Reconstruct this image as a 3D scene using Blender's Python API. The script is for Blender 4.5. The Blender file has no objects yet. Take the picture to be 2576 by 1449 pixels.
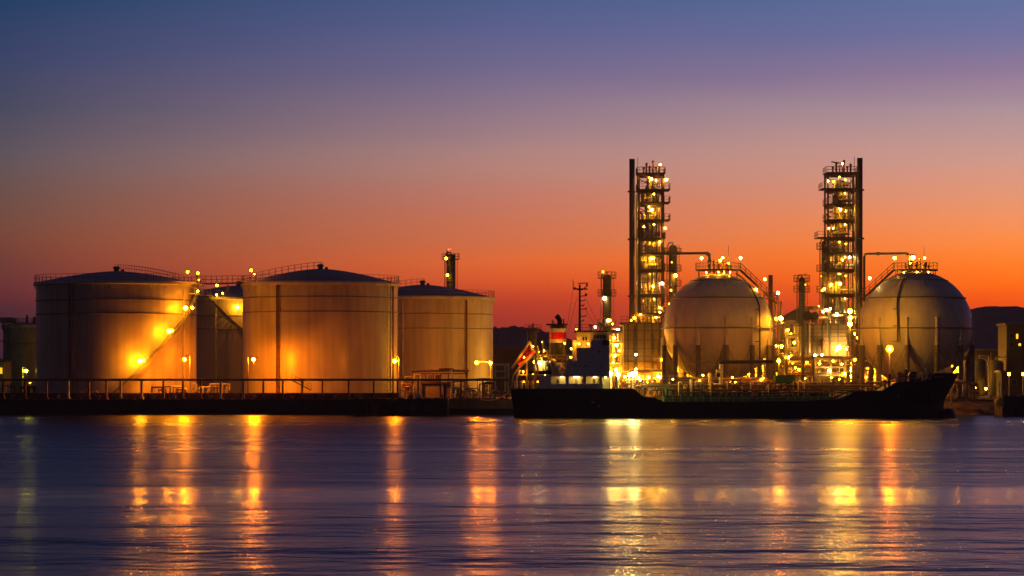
import bpy, math, random
from mathutils import Vector
R = math.radians
rnd = random.Random(7)
S = bpy.context.scene
C = S.collection

# ------------------------------------------------------------------ camera
F, HX, HY, EYE = 7680.0, 1288.0, 942.0, 6.5      # focal length / horizon in photo pixels (2576 wide), eye height
cd = bpy.data.cameras.new('camera')
cam = bpy.data.objects.new('camera', cd)
C.objects.link(cam)
cam.location = (0, 0, EYE)
cam.rotation_euler = (R(90), 0, 0)
cd.sensor_fit = 'HORIZONTAL'
cd.sensor_width = 36.0
cd.lens = 36.0 * F / 2576.0
cd.shift_y = (HY - 724.5) / 2576.0
cd.clip_start = 1.0
cd.clip_end = 20000.0
S.camera = cam

# ------------------------------------------------------------------ exposure / render
S.view_settings.view_transform = 'Standard'
S.view_settings.look = 'None'
S.view_settings.exposure = 0.0
S.view_settings.gamma = 1.0
S.view_settings.use_curve_mapping = False
S.cycles.use_denoising = True
try:
    S.cycles.denoiser = 'OPENIMAGEDENOISE'
except Exception:
    pass
S.cycles.use_light_tree = True
S.cycles.max_bounces = 5
S.cycles.diffuse_bounces = 3
S.cycles.glossy_bounces = 3
S.cycles.sample_clamp_indirect = 4.0
S.cycles.sample_clamp_direct = 400.0
S.cycles.caustics_reflective = False
S.cycles.caustics_refractive = False


def lin(c):
    return tuple(((v / 255.0) / 12.92) if v <= 10.3 else (((v / 255.0) + 0.055) / 1.055) ** 2.4 for v in c)


# ------------------------------------------------------------------ dusk sky (world): gradients over elevation, brighter towards the sunken sun on the right
W = bpy.data.worlds.new('World')
S.world = W
W.use_nodes = True
nt = W.node_tree
nt.nodes.clear()
N, L = nt.nodes.new, nt.links.new


def mth(tree, op, a, b=None, c=None, clamp=False):
    n = tree.nodes.new('ShaderNodeMath')
    n.operation = op
    n.use_clamp = clamp
    for i, v in enumerate((a, b, c)):
        if v is None:
            continue
        if isinstance(v, (int, float)):
            n.inputs[i].default_value = v
        else:
            tree.links.new(v, n.inputs[i])
    return n.outputs[0]


tc = N('ShaderNodeTexCoord')
sep = N('ShaderNodeSeparateXYZ')
L(tc.outputs['Generated'], sep.inputs[0])
elev = mth(nt, 'ARCSINE', sep.outputs[2])
az = mth(nt, 'ARCTAN2', sep.outputs[0], sep.outputs[1])
# faint uneven streaks of high cloud
mp = N('ShaderNodeMapping')
mp.inputs['Scale'].default_value = (7, 7, 60)
L(tc.outputs['Generated'], mp.inputs[0])
ns = N('ShaderNodeTexNoise')
ns.inputs['Scale'].default_value = 1.0
ns.inputs['Detail'].default_value = 3.0
L(mp.outputs[0], ns.inputs[0])
wob = mth(nt, 'MULTIPLY', mth(nt, 'SUBTRACT', ns.outputs[0], 0.5), R(0.5))
TOP = R(90)
tt = mth(nt, 'DIVIDE', mth(nt, 'ADD', elev, wob), TOP, clamp=True)


def ramp(stops):
    r = N('ShaderNodeValToRGB')
    r.color_ramp.interpolation = 'EASE' if False else 'LINEAR'
    els = r.color_ramp.elements
    while len(els) < len(stops):
        els.new(0.5)
    for e, (p, c) in zip(els, sorted(stops)):
        e.position = p
        e.color = (*lin(c), 1)
    L(tt, r.inputs[0])
    return r.outputs[0]


def pe(y):
    return math.atan((HY - y) / F) / TOP


def dg(a):
    return R(a) / TOP


HIGH_L = [(dg(9), (46, 54, 90)), (dg(13), (46, 44, 76)), (dg(20), (38, 36, 64)), (dg(40), (26, 30, 58)), (dg(90), (24, 27, 50))]
HIGH_C = [(dg(9), (66, 72, 114)), (dg(13), (54, 50, 88)), (dg(20), (42, 38, 70)), (dg(40), (30, 34, 64)), (dg(90), (24, 27, 50))]
HIGH_R = [(dg(9), (84, 88, 136)), (dg(13), (66, 64, 106)), (dg(20), (48, 46, 84)), (dg(40), (32, 35, 66)), (dg(90), (24, 27, 50))]
left = ramp([(0.0, (56, 36, 48)), (pe(800), (84, 45, 53)), (pe(740), (114.4, 51.4, 53.9)), (pe(680), (123.0, 64.1, 55.6)), (pe(600), (130.8, 77.4, 59.8)),
             (pe(500), (113.4, 84.6, 76.6)), (pe(400), (101.6, 88.7, 95.7)), (pe(280), (75, 77, 99)), (pe(150), (60, 70, 107)), (pe(0), (34, 64, 103))] + HIGH_L)
mid = ramp([(0.0, (134, 43, 44)), (pe(800), (196.4, 63.4, 41.3)), (pe(735), (229.5, 79.0, 39.3)), (pe(680), (256.0, 112.7, 45.7)), (pe(600), (227.0, 120.4, 76.3)),
            (pe(500), (207.3, 126.8, 105.7)), (pe(400), (187.8, 140.5, 132.4)), (pe(300), (156.7, 127.3, 140.5)), (pe(200), (126, 112, 145)), (pe(100), (98, 101, 146)), (pe(0), (81, 96, 141))] + HIGH_C)
right = ramp([(0.0, (216, 72, 22)), (pe(780), (255.0, 83.4, 11.5)), (pe(740), (295.5, 107.2, 6.4)), (pe(680), (285.8, 136.1, 18.8)), (pe(600), (275.0, 154.4, 78.7)),
              (pe(500), (246.2, 160.3, 121.0)), (pe(400), (216.3, 162.2, 149.4)), (pe(280), (181.4, 151.7, 159.6)), (pe(200), (153, 126, 157)), (pe(100), (119, 118, 162)), (pe(0), (98, 115, 163))] + HIGH_R)
back = ramp([(0.0, (48, 42, 52)), (dg(8), (52, 46, 60)), (dg(20), (41, 37, 54)), (dg(45), (31, 30, 48)), (dg(90), (25, 26, 44))])


def mixc(f, a, b):
    m = N('ShaderNodeMix')
    m.data_type = 'RGBA'
    L(f, m.inputs[0])
    L(a, m.inputs[6])
    L(b, m.inputs[7])
    return m.outputs[2]


def remap(v, a, b, smooth=False):
    m = N('ShaderNodeMapRange')
    m.interpolation_type = 'SMOOTHSTEP' if smooth else 'LINEAR'
    m.inputs[1].default_value = a
    m.inputs[2].default_value = b
    L(v, m.inputs[0])
    return m.outputs[0]


lm = mixc(remap(az, R(-9.5), R(0.0)), left, mid)
lmr = mixc(remap(az, R(0.0), R(9.3)), lm, right)
sky = mixc(remap(mth(nt, 'ABSOLUTE', mth(nt, 'SUBTRACT', az, R(10))), R(20), R(110), True), lmr, back)
bg = N('ShaderNodeBackground')
bg.inputs[1].default_value = 1.0
L(sky, bg.inputs[0])
wo = N('ShaderNodeOutputWorld')
L(bg.outputs[0], wo.inputs[0])
# the sun has set: no sun lamp; the plant's own lamps light the scene


# ------------------------------------------------------------------ mesh builder
class MB:
    def __init__(s):
        s.v, s.f, s.sm, s.mi = [], [], [], []

    def add(s, vs, fs, smooth=False, mi=0):
        o = len(s.v)
        s.v += [tuple(v) for v in vs]
        for f in fs:
            s.f.append([i + o for i in f])
            s.sm.append(smooth)
            s.mi.append(mi)
        return s

    def box(s, x0, x1, y0, y1, z0, z1, mi=0):
        return s.add([(x0, y0, z0), (x1, y0, z0), (x1, y1, z0), (x0, y1, z0), (x0, y0, z1), (x1, y0, z1), (x1, y1, z1), (x0, y1, z1)],
                     [(0, 3, 2, 1), (4, 5, 6, 7), (0, 1, 5, 4), (1, 2, 6, 5), (2, 3, 7, 6), (3, 0, 4, 7)], False, mi)

    def cbox(s, c, d, mi=0):
        return s.box(c[0] - d[0] / 2, c[0] + d[0] / 2, c[1] - d[1] / 2, c[1] + d[1] / 2, c[2] - d[2] / 2, c[2] + d[2] / 2, mi)

    def bar(s, p, q, w, h=None, mi=0):                        # rectangular bar from p to q
        p, q = Vector(p), Vector(q)
        h = h or w
        d = (q - p)
        if d.length < 1e-6:
            return s
        d.normalize()
        up = Vector((0, 0, 1)) if abs(d.z) < 0.95 else Vector((0, 1, 0))
        a = d.cross(up).normalized() * (w / 2)
        b = a.cross(d).normalized() * (h / 2)
        vs = [p - a - b, p + a - b, p + a + b, p - a + b, q - a - b, q + a - b, q + a + b, q - a + b]
        return s.add(vs, [(0, 1, 2, 3), (7, 6, 5, 4), (0, 4, 5, 1), (1, 5, 6, 2), (2, 6, 7, 3), (3, 7, 4, 0)], False, mi)

    def cyl(s, p, q, r, r2=None, n=12, mi=0, cap=True):
        p, q = Vector(p), Vector(q)
        r2 = r if r2 is None else r2
        d = (q - p)
        if d.length < 1e-6:
            return s
        d.normalize()
        up = Vector((0, 0, 1)) if abs(d.z) < 0.95 else Vector((0, 1, 0))
        a = d.cross(up).normalized()
        b = a.cross(d).normalized()
        ring = [a * math.cos(2 * math.pi * i / n) + b * math.sin(2 * math.pi * i / n) for i in range(n)]
        s.add([p + v * r for v in ring] + [q + v * r2 for v in ring], [(i, (i + 1) % n, n + (i + 1) % n, n + i) for i in range(n)], True, mi)
        if cap:
            s.add([p + v * r for v in ring], [tuple(reversed(range(n)))], False, mi)
            if r2 > 1e-4:
                s.add([q + v * r2 for v in ring], [tuple(range(n))], False, mi)
        return s

    def tube(s, pts, r, n=8, mi=0):
        for a, b in zip(pts[:-1], pts[1:]):
            s.cyl(a, b, r, n=n, mi=mi)
        for p in pts[1:-1]:
            s.ball(p, r * 1.02, 4, n, mi)
        return s

    def lathe(s, prof, c, n=64, mi=0, a0=0.0, a1=2 * math.pi):
        full = abs(a1 - a0 - 2 * math.pi) < 1e-6
        m = n if full else n + 1
        vs = []
        for r, z in prof:
            for i in range(m):
                t = a0 + (a1 - a0) * i / n
                vs.append((c[0] + r * math.sin(t), c[1] - r * math.cos(t), c[2] + z))
        fs = []
        for j in range(len(prof) - 1):
            for i in range(n):
                k = (i + 1) % m
                fs.append((j * m + i, j * m + k, (j + 1) * m + k, (j + 1) * m + i))
        return s.add(vs, fs, True, mi)

    def ball(s, c, r, nr=10, n=16, mi=0, sz=1.0):
        return s.lathe([(max(1e-4, r * math.sin(math.pi * j / nr)), -r * sz * math.cos(math.pi * j / nr)) for j in range(nr + 1)], c, n, mi)

    def prism(s, poly, y0, y1, mi=0):                          # polygon in XZ pushed along Y
        n = len(poly)
        vs = [(x, y0, z) for x, z in poly] + [(x, y1, z) for x, z in poly]
        fs = [tuple(range(n)), tuple(reversed(range(n, 2 * n)))] + [(i, n + i, n + (i + 1) % n, (i + 1) % n) for i in range(n)]
        return s.add(vs, fs, False, mi)

    def ring_rail(s, c, r, z, h=1.1, n=40, a0=0.0, a1=2 * math.pi, t=0.05, rails=2):
        pts = [(c[0] + r * math.sin(a0 + (a1 - a0) * i / n), c[1] - r * math.cos(a0 + (a1 - a0) * i / n)) for i in range(n + 1)]
        for i in range(n + 1):
            x, y = pts[i]
            if i < n or abs(a1 - a0 - 2 * math.pi) > 1e-6:
                s.bar((x, y, z), (x, y, z + h), t)
            if i < n:
                for k in range(rails):
                    zz = z + h * (k + 1) / rails
                    s.bar((x, y, zz), (pts[i + 1][0], pts[i + 1][1], zz), t)
        return s

    def rail(s, p, q, h=1.1, step=1.5, t=0.05, rails=2):
        p, q = Vector(p), Vector(q)
        n = max(1, round((q - p).length / step))
        for i in range(n + 1):
            a = p.lerp(q, i / n)
            s.bar(a, a + Vector((0, 0, h)), t)
        for k in range(rails):
            o = Vector((0, 0, h * (k + 1) / rails))
            s.bar(p + o, q + o, t)
        return s

    def ladder(s, p, q, w=0.5, t=0.06, side=(1, 0, 0)):
        p, q = Vector(p), Vector(q)
        o = Vector(side) * (w / 2)
        s.bar(p - o, q - o, t)
        s.bar(p + o, q + o, t)
        n = max(2, int((q - p).length / 0.45))
        for i in range(1, n):
            a = p.lerp(q, i / n)
            s.bar(a - o, a + o, t * 0.7)
        return s

    def build(s, name, m, parent=None, rel=None):
        me = bpy.data.meshes.new(name)
        base = Vector((0, 0, 0))
        if parent is not None:
            base = wloc(parent)
        if rel is not None:
            base = Vector(rel)
        me.from_pydata([(x - base.x, y - base.y, z - base.z) for x, y, z in s.v], [], s.f)
        me.polygons.foreach_set('use_smooth', s.sm)
        if isinstance(m, (list, tuple)):
            for k in m:
                me.materials.append(k)
            me.polygons.foreach_set('material_index', s.mi)
        else:
            me.materials.append(m)
        me.update()
        o = bpy.data.objects.new(name, me)
        C.objects.link(o)
        if parent is not None:
            o.parent = parent
        elif rel is not None:
            o.location = base
        return o


def wloc(o):
    v = Vector(o.location)
    while o.parent is not None:
        o = o.parent
        v += Vector(o.location)
    return v


def tag(o, label, cat, group=None):
    o['label'] = label
    o['category'] = cat
    if group:
        o['group'] = group
    return o


def thing(name, label, cat, loc, group=None):
    o = bpy.data.objects.new(name, None)
    o.empty_display_size = 0.5
    C.objects.link(o)
    o.location = loc
    return tag(o, label, cat, group)


def struct(name, mb, m):
    o = mb.build(name, m)
    o['kind'] = 'structure'
    return o


def stuff(name, mb, m, label):
    o = mb.build(name, m)
    o['kind'] = 'stuff'
    o['label'] = label
    return o


def X(px, Y):
    return (px - HX) * Y / F


def Z(py, Y):
    return EYE + (HY - py) * Y / F


def P(px, py, Y):
    return Vector((X(px, Y), Y, Z(py, Y)))


# ------------------------------------------------------------------ materials
MATS = {}


def mat(name, col, rough=0.6, metal=0.0, var=0.25, scale=0.6, stain=0.0, bump=0.0, spec=0.5, stretch=(1, 1, 1)):
    if name in MATS:
        return MATS[name]
    m = bpy.data.materials.new(name)
    m.use_nodes = True
    t = m.node_tree
    b = t.nodes['Principled BSDF']
    b.inputs['Roughness'].default_value = rough
    b.inputs['Metallic'].default_value = metal
    b.inputs['Specular IOR Level'].default_value = spec
    tcn = t.nodes.new('ShaderNodeTexCoord')
    mpn = t.nodes.new('ShaderNodeMapping')
    mpn.inputs['Scale'].default_value = stretch
    t.links.new(tcn.outputs['Object'], mpn.inputs[0])
    n = t.nodes.new('ShaderNodeTexNoise')
    n.inputs['Scale'].default_value = scale
    n.inputs['Detail'].default_value = 5
    t.links.new(mpn.outputs[0], n.inputs[0])
    r = t.nodes.new('ShaderNodeValToRGB')
    r.color_ramp.elements[0].position = 0.3
    r.color_ramp.elements[1].position = 0.7
    r.color_ramp.elements[0].color = (*[c * (1 - var) for c in col], 1)
    r.color_ramp.elements[1].color = (*[min(1, c * (1 + var * 0.5)) for c in col], 1)
    t.links.new(n.outputs[0], r.inputs[0])
    out = r.outputs[0]
    if stain:                                                  # rain and rust runs down the wall
        m2 = t.nodes.new('ShaderNodeMapping')
        m2.inputs['Scale'].default_value = (1.1, 1.1, 0.05)
        t.links.new(tcn.outputs['Object'], m2.inputs[0])
        n2 = t.nodes.new('ShaderNodeTexNoise')
        n2.inputs['Scale'].default_value = 1.0
        n2.inputs['Detail'].default_value = 6
        t.links.new(m2.outputs[0], n2.inputs[0])
        mr = t.nodes.new('ShaderNodeMapRange')
        mr.inputs[1].default_value = 0.45
        mr.inputs[2].default_value = 0.75
        mr.inputs[4].default_value = stain
        t.links.new(n2.outputs[0], mr.inputs[0])
        mx = t.nodes.new('ShaderNodeMix')
        mx.data_type = 'RGBA'
        t.links.new(mr.outputs[0], mx.inputs[0])
        t.links.new(out, mx.inputs[6])
        mx.inputs[7].default_value = (col[0] * 0.45, col[1] * 0.35, col[2] * 0.25, 1)
        out = mx.outputs[2]
    t.links.new(out, b.inputs['Base Color'])
    if bump:
        bn = t.nodes.new('ShaderNodeBump')
        bn.inputs['Distance'].default_value = bump
        bn.inputs['Strength'].default_value = 0.6
        t.links.new(n.outputs[0], bn.inputs['Height'])
        t.links.new(bn.outputs[0], b.inputs['Normal'])
    rr = t.nodes.new('ShaderNodeMapRange')
    rr.inputs[3].default_value = max(0.05, rough - 0.1)
    rr.inputs[4].default_value = min(1, rough + 0.12)
    t.links.new(n.outputs[0], rr.inputs[0])
    t.links.new(rr.outputs[0], b.inputs['Roughness'])
    MATS[name] = m
    return m


LAMP = {'sodium': (1.0, 0.22, 0.0012), 'warm': (1.0, 0.31, 0.004), 'yellow': (1.0, 0.40, 0.012), 'white': (1.0, 0.64, 0.16),
        'green': (0.85, 0.80, 0.02), 'red': (1.0, 0.12, 0.05)}


def glow(col, strength):
    k = 'lit_%s_%g' % (col, strength)
    if k in MATS:
        return MATS[k]
    m = bpy.data.materials.new(k)
    m.use_nodes = True
    t = m.node_tree
    t.nodes.clear()
    e = t.nodes.new('ShaderNodeEmission')
    e.inputs[0].default_value = (*LAMP[col], 1)
    e.inputs[1].default_value = strength
    o = t.nodes.new('ShaderNodeOutputMaterial')
    t.links.new(e.outputs[0], o.inputs[0])
    MATS[k] = m
    return m


CREAM = mat('tank_cream_paint', (0.50, 0.41, 0.28), 0.36, 0, 0.16, 0.25, 0.5, 0.0, 0.5)
CREAM_TRIM = mat('tank_trim_paint', (0.55, 0.48, 0.36), 0.5, 0, 0.2, 0.8)
SEAM = mat('tank_band_paint', (0.22, 0.17, 0.12), 0.6, 0, 0.3, 0.6)
ROOF = mat('tank_roof_grey', (0.24, 0.22, 0.21), 0.5, 0, 0.3, 0.3)
PIPE_RED = mat('red_oxide_paint', (0.16, 0.035, 0.02), 0.5, 0, 0.3, 1.0)
SPHERE = mat('sphere_white_paint', (0.66, 0.59, 0.48), 0.44, 0, 0.12, 0.3, 0.3)
CONC_LEG = mat('fireproof_concrete', (0.20, 0.16, 0.12), 0.85, 0, 0.3, 1.2)
DARK = mat('dark_steel', (0.085, 0.068, 0.055), 0.55, 0, 0.35, 1.5)
STEEL = mat('grey_steel', (0.20, 0.18, 0.15), 0.5, 0.2, 0.35, 1.2)
PALE = mat('pale_steel_paint', (0.50, 0.45, 0.36), 0.5, 0, 0.25, 1.0)
ALU = mat('lagging_aluminium', (0.55, 0.52, 0.46), 0.38, 0.5, 0.25, 0.9)
RUSTY = mat('rusty_steel', (0.20, 0.09, 0.04), 0.75, 0, 0.5, 0.9)
BLACK = mat('black_paint', (0.012, 0.012, 0.012), 0.5, 0, 0.4, 1.0)
FURN = mat('furnace_wall_paint', (0.30, 0.20, 0.10), 0.65, 0, 0.35, 0.5, 0.4)
OCHRE = mat('ochre_wall', (0.46, 0.33, 0.17), 0.75, 0, 0.3, 0.5, 0.3)
CONC = mat('quay_concrete', (0.06, 0.05, 0.042), 0.85, 0, 0.5, 0.35, 0.5, 0.05)
CONC_BR = mat('dike_concrete', (0.17, 0.11, 0.075), 0.85, 0, 0.45, 0.5, 0.5, 0.03)
CONC_DK = mat('wet_dark_concrete', (0.028, 0.024, 0.021), 0.6, 0, 0.5, 0.4, 0.0, 0.04)
ASPH = mat('asphalt_yard', (0.05, 0.046, 0.042), 0.85, 0, 0.5, 0.12, 0.0, 0.02)
GREEN_DECK = mat('green_deck_paint', (0.035, 0.14, 0.065), 0.6, 0, 0.4, 0.8)
SHIP_WHITE = mat('ship_white_paint', (0.78, 0.70, 0.64), 0.5, 0, 0.1, 0.5, 0.2)
SHIP_PALE = mat('ship_cream_paint', (0.66, 0.58, 0.42), 0.55, 0, 0.2, 0.8)
BOAT_RED = mat('lifeboat_red', (0.62, 0.035, 0.018), 0.42, 0, 0.2, 1.0)
FUN_RED = mat('funnel_red', (0.80, 0.02, 0.012), 0.4, 0, 0.1, 1.0)
FUN_WHITE = mat('funnel_white', (0.75, 0.70, 0.60), 0.4, 0, 0.1, 1.0)
GLASS = mat('dark_window_glass', (0.02, 0.02, 0.025), 0.12, 0, 0.1, 1.0)
HILL = mat('wooded_hill', (0.12, 0.10, 0.09), 0.95, 0, 0.25, 0.02, 0.0, 0.0, 0.0)
SHED = mat('brown_shed_wall', (0.075, 0.05, 0.035), 0.8, 0, 0.4, 0.3, 0.3)
OLIVE = mat('olive_tank_paint', (0.15, 0.135, 0.09), 0.6, 0, 0.2, 0.5, 0.3)
YELL = mat('yellow_fender_paint', (0.60, 0.42, 0.08), 0.6, 0, 0.3, 1.0)
EARTH = mat('embankment_earth', (0.07, 0.055, 0.03), 0.95, 0, 0.5, 0.5, 0.0, 0.15)
LETTER = mat('white_letter_paint', (0.8, 0.76, 0.7), 0.5, 0, 0.1, 1.0)


def hull_mat():
    m = mat('ship_hull_paint', (0.010, 0.010, 0.011), 0.42, 0, 0.4, 0.4)
    t = m.node_tree
    b = t.nodes['Principled BSDF']
    src = b.inputs['Base Color'].links[0].from_socket
    tcn = t.nodes.new('ShaderNodeTexCoord')
    sp = t.nodes.new('ShaderNodeSeparateXYZ')
    t.links.new(tcn.outputs['Object'], sp.inputs[0])
    lt = mth(t, 'LESS_THAN', sp.outputs[2], 2.05)
    mx = t.nodes.new('ShaderNodeMix')
    mx.data_type = 'RGBA'
    t.links.new(lt, mx.inputs[0])
    t.links.new(src, mx.inputs[6])
    mx.inputs[7].default_value = (0.030, 0.005, 0.005, 1)
    t.links.new(mx.outputs[2], b.inputs['Base Color'])
    return m


HULL = hull_mat()


def water_mat():
    m = bpy.data.materials.new('harbour_water')
    m.use_nodes = True
    t = m.node_tree
    b = t.nodes['Principled BSDF']
    b.inputs['Base Color'].default_value = (0.006, 0.007, 0.014, 1)
    b.inputs['IOR'].default_value = 1.333
    b.inputs['Specular IOR Level'].default_value = 0.5
    g = t.nodes.new('ShaderNodeNewGeometry')
    sp = t.nodes.new('ShaderNodeSeparateXYZ')
    t.links.new(g.outputs['Position'], sp.inputs[0])

    def noise(scale, det=3, sx=1, sy=1):
        mpn = t.nodes.new('ShaderNodeMapping')
        mpn.inputs['Scale'].default_value = (sx, sy, 1)
        t.links.new(g.outputs['Position'], mpn.inputs[0])
        n = t.nodes.new('ShaderNodeTexNoise')
        n.inputs['Scale'].default_value = scale
        n.inputs['Detail'].default_value = det
        t.links.new(mpn.outputs[0], n.inputs[0])
        return n.outputs[0]

    # calm slicks lying across the harbour (wakes smooth the ripples there)
    wav = mth(t, 'MULTIPLY', mth(t, 'SUBTRACT', noise(0.05, 3, 1, 0.3), 0.5), 14.0)
    yy = mth(t, 'ADD', sp.outputs[1], wav)

    def band(a, b_, s0, s1):
        u = t.nodes.new('ShaderNodeMapRange')
        u.interpolation_type = 'SMOOTHSTEP'
        u.inputs[1].default_value = a - s0
        u.inputs[2].default_value = a + s0
        t.links.new(yy, u.inputs[0])
        d = t.nodes.new('ShaderNodeMapRange')
        d.interpolation_type = 'SMOOTHSTEP'
        d.inputs[1].default_value = b_ - s1
        d.inputs[2].default_value = b_ + s1
        d.inputs[3].default_value = 1
        d.inputs[4].default_value = 0
        t.links.new(yy, d.inputs[0])
        return mth(t, 'MULTIPLY', u.outputs[0], d.outputs[0])

    s1 = band(153, 176, 3, 5)
    s2 = mth(t, 'MULTIPLY', band(262, 268, 2, 2), 0.8)
    s3 = mth(t, 'MULTIPLY', band(395, 900, 35, 50), 0.55)
    calm = mth(t, 'MAXIMUM', mth(t, 'MAXIMUM', s1, s2), s3)
    patch = noise(0.06, 4, 0.25, 1)                           # cat's paws
    wr = t.nodes.new('ShaderNodeMapRange')                   # rougher with distance, which sets the width of the lamp streaks
    wr.inputs[1].default_value = 80
    wr.inputs[2].default_value = 340
    wr.inputs[3].default_value = 0.222
    wr.inputs[4].default_value = 0.30
    t.links.new(sp.outputs[1], wr.inputs[0])
    far_rough = wr.outputs[0]
    rb = mth(t, 'ADD', far_rough, mth(t, 'MULTIPLY', mth(t, 'SUBTRACT', patch, 0.5), 0.15))
    rough = mth(t, 'SUBTRACT', rb, mth(t, 'MULTIPLY', calm, 0.08))
    t.links.new(rough, b.inputs['Roughness'])
    h = mth(t, 'ADD', mth(t, 'MULTIPLY', noise(1.3, 3, 0.9, 1), 0.05), mth(t, 'MULTIPLY', noise(0.5, 3, 0.85, 1), 0.22))
    h = mth(t, 'ADD', h, mth(t, 'MULTIPLY', noise(0.16, 3, 0.7, 1), 0.60))
    h = mth(t, 'ADD', h, mth(t, 'MULTIPLY', noise(0.055, 2, 0.5, 1), 1.1))
    bn = t.nodes.new('ShaderNodeBump')
    bn.inputs['Distance'].default_value = 1.0
    t.links.new(mth(t, 'SUBTRACT', 1.0, mth(t, 'MULTIPLY', calm, 0.8)), bn.inputs['Strength'])
    t.links.new(h, bn.inputs['Height'])
    t.links.new(bn.outputs[0], b.inputs['Normal'])
    return m


# ------------------------------------------------------------------ lamps
BULBS, HOODS = {}, {}


def bulb_mesh(col, st, r):
    k = (col, st, r)
    if k not in BULBS:
        b = MB().ball((0, 0, 0), r, 6, 9)
        me = bpy.data.meshes.new('bulb')
        me.from_pydata(b.v, [], b.f)
        me.polygons.foreach_set('use_smooth', b.sm)
        me.materials.append(glow(col, st))
        BULBS[k] = me
    return BULBS[k]


def hood_mesh(r, kind):
    k = (r, kind)
    if k not in HOODS:
        b = MB()
        if kind == 'disc':                                    # shallow reflector above the bulb
            b.lathe([(0.001, r * 1.75), (r * 0.6, r * 1.7), (r * 1.9, r * 1.15), (r * 1.9, r * 1.05), (0.001, r * 1.5)], (0, 0, 0), 12)
        elif kind == 'wide':                                  # broad flat reflector: cuts the light off above
            b.lathe([(0.001, r * 1.6), (r * 1.0, r * 1.55), (r * 3.4, r * 1.15), (r * 3.4, r * 1.05), (0.001, r * 1.4)], (0, 0, 0), 16)
        elif kind == 'shield':                                # half dome added behind the bulb, keeping its light off the sphere
            n = 10
            vs, fs = [], []
            for j in range(5):
                q = math.pi * (0.12 + 0.76 * j / 4)
                for i in range(n + 1):
                    t = math.pi * i / n
                    vs.append((r * 1.7 * math.cos(t) * math.sin(q), r * 1.7 * math.sin(t) * math.sin(q), r * 1.7 * math.cos(q)))
            for j in range(4):
                for i in range(n):
                    a = j * (n + 1) + i
                    fs.append((a, a + 1, a + n + 2, a + n + 1))
            b.add(vs, fs, True)
        else:                                                 # small cap and bracket only
            b.lathe([(0.001, r * 1.5), (r * 0.6, r * 1.4), (r * 0.6, r * 0.9), (0.001, r * 0.9)], (0, 0, 0), 8)
        b.bar((0, 0, -r * 2.2), (0, r * 1.3, -r * 2.2), 0.06)
        b.bar((0, r * 1.3, -r * 2.6), (0, r * 1.3, r * 1.4), 0.07)
        me = bpy.data.meshes.new('floodlight')
        me.from_pydata(b.v, [], b.f)
        me.polygons.foreach_set('use_smooth', b.sm)
        me.materials.append(DARK)
        HOODS[k] = me
    return HOODS[k]


def lamp(parent, p, col='yellow', st=60, r=0.28, kind='cap'):
    r = round(r * 0.78, 3)
    base = wloc(parent)
    h = bpy.data.objects.new('floodlight', hood_mesh(r, kind))
    C.objects.link(h)
    h.parent = parent
    h.location = Vector(p) - base
    b = bpy.data.objects.new('bulb', bulb_mesh(col, st, r))
    C.objects.link(b)
    b.parent = h
    return h


PLANT = 3.2                                                    # plant lamps burn brighter than the listed base strength


lr = random.Random(3)


def lamps(parent, Y, spec, gain=None):
    gain = PLANT if gain is None else gain
    for s in spec:
        px, py = s[0], s[1]
        lamp(parent, P(px, py, s[5] if len(s) > 5 else Y), s[2] if len(s) > 2 else 'yellow', (s[3] if len(s) > 3 else 60) * gain, (s[4] if len(s) > 4 else 0.28) * lr.choice((.8, .95, 1.1, 1.25)), lr.choice(('cap', 'disc', 'disc')))


def lamp_post(label, px, py, Y, zb, arm=0.0, col='sodium', st=900, r=0.34, kind='disc', two=None, pm=None):
    """a street lamp whose bulb hangs at pixel (px,py) of depth Y; the pole stands arm metres aside"""
    b = P(px, py, Y)
    root = thing('lamp_post', label, 'lamp post', (b.x + arm, Y, zb), 'lamp posts of the terminal')
    top = b.z + (0.55 if arm else -0.1)
    MB().cyl((b.x + arm, Y, zb), (b.x + arm, Y, top), 0.13, 0.08, 8).build('pole', pm or PALE, root)
    MB().cyl((b.x + arm, Y, zb), (b.x + arm, Y, zb + 0.35), 0.28, 0.24, 8).build('base', CONC, root)
    if arm:
        MB().tube([(b.x + arm, Y, top), (b.x + arm * 0.6, Y, top + 0.12), (b.x, Y, b.z + 0.5)], 0.06, 6).build('arm', PALE, root)
    lamp(root, b, col, st, r, kind)
    if two:
        c = P(two[0], two[1], Y)
        lamp(root, c, col, st, r, kind)
    return root


# ------------------------------------------------------------------ setting
GZ = 2.4
sea = MB()
sea.add([(-6000, -400, 0), (6000, -400, 0), (6000, 520, 0), (-6000, 520, 0)], [(0, 1, 2, 3)])
struct('water', sea, water_mat())
g = MB()
g.add([(-9000, 497, GZ), (9000, 497, GZ), (9000, 15000, GZ), (-9000, 15000, GZ)], [(0, 1, 2, 3)])
struct('ground', g, ASPH)

XE = X(2330, 496)
q = MB()
q.prism([(-900, -3), (XE, -3), (XE, GZ - 0.25), (-900, GZ - 0.25)], 495.0, 499.0)
q.box(-900, XE, 494.85, 499.0, GZ - 0.25, GZ + 0.012)
for i in range(60):                                            # joints and rubber bump strips on the face
    x = -150 + i * 4.3
    if x < XE - 1:
        q.box(x, x + 0.22, 494.80, 494.997, 0.35, GZ - 0.3)
quay = struct('quay', q, CONC)
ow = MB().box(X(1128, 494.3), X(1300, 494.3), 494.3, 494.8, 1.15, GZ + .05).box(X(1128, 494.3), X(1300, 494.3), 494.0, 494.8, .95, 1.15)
struct('quay_wall', ow, mat('lit_quay_stone', (0.30, 0.21, 0.11), 0.9, 0, 0.5, 0.4, 0.4, 0.05))  # paler brown stone: lamplight on this stretch is put into its colour
lw = MB().box(-900, XE, 494.93, 494.998, -2, 0.85)
tidal = struct('quay_tide_line', lw, CONC_DK)
em = MB()
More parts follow.
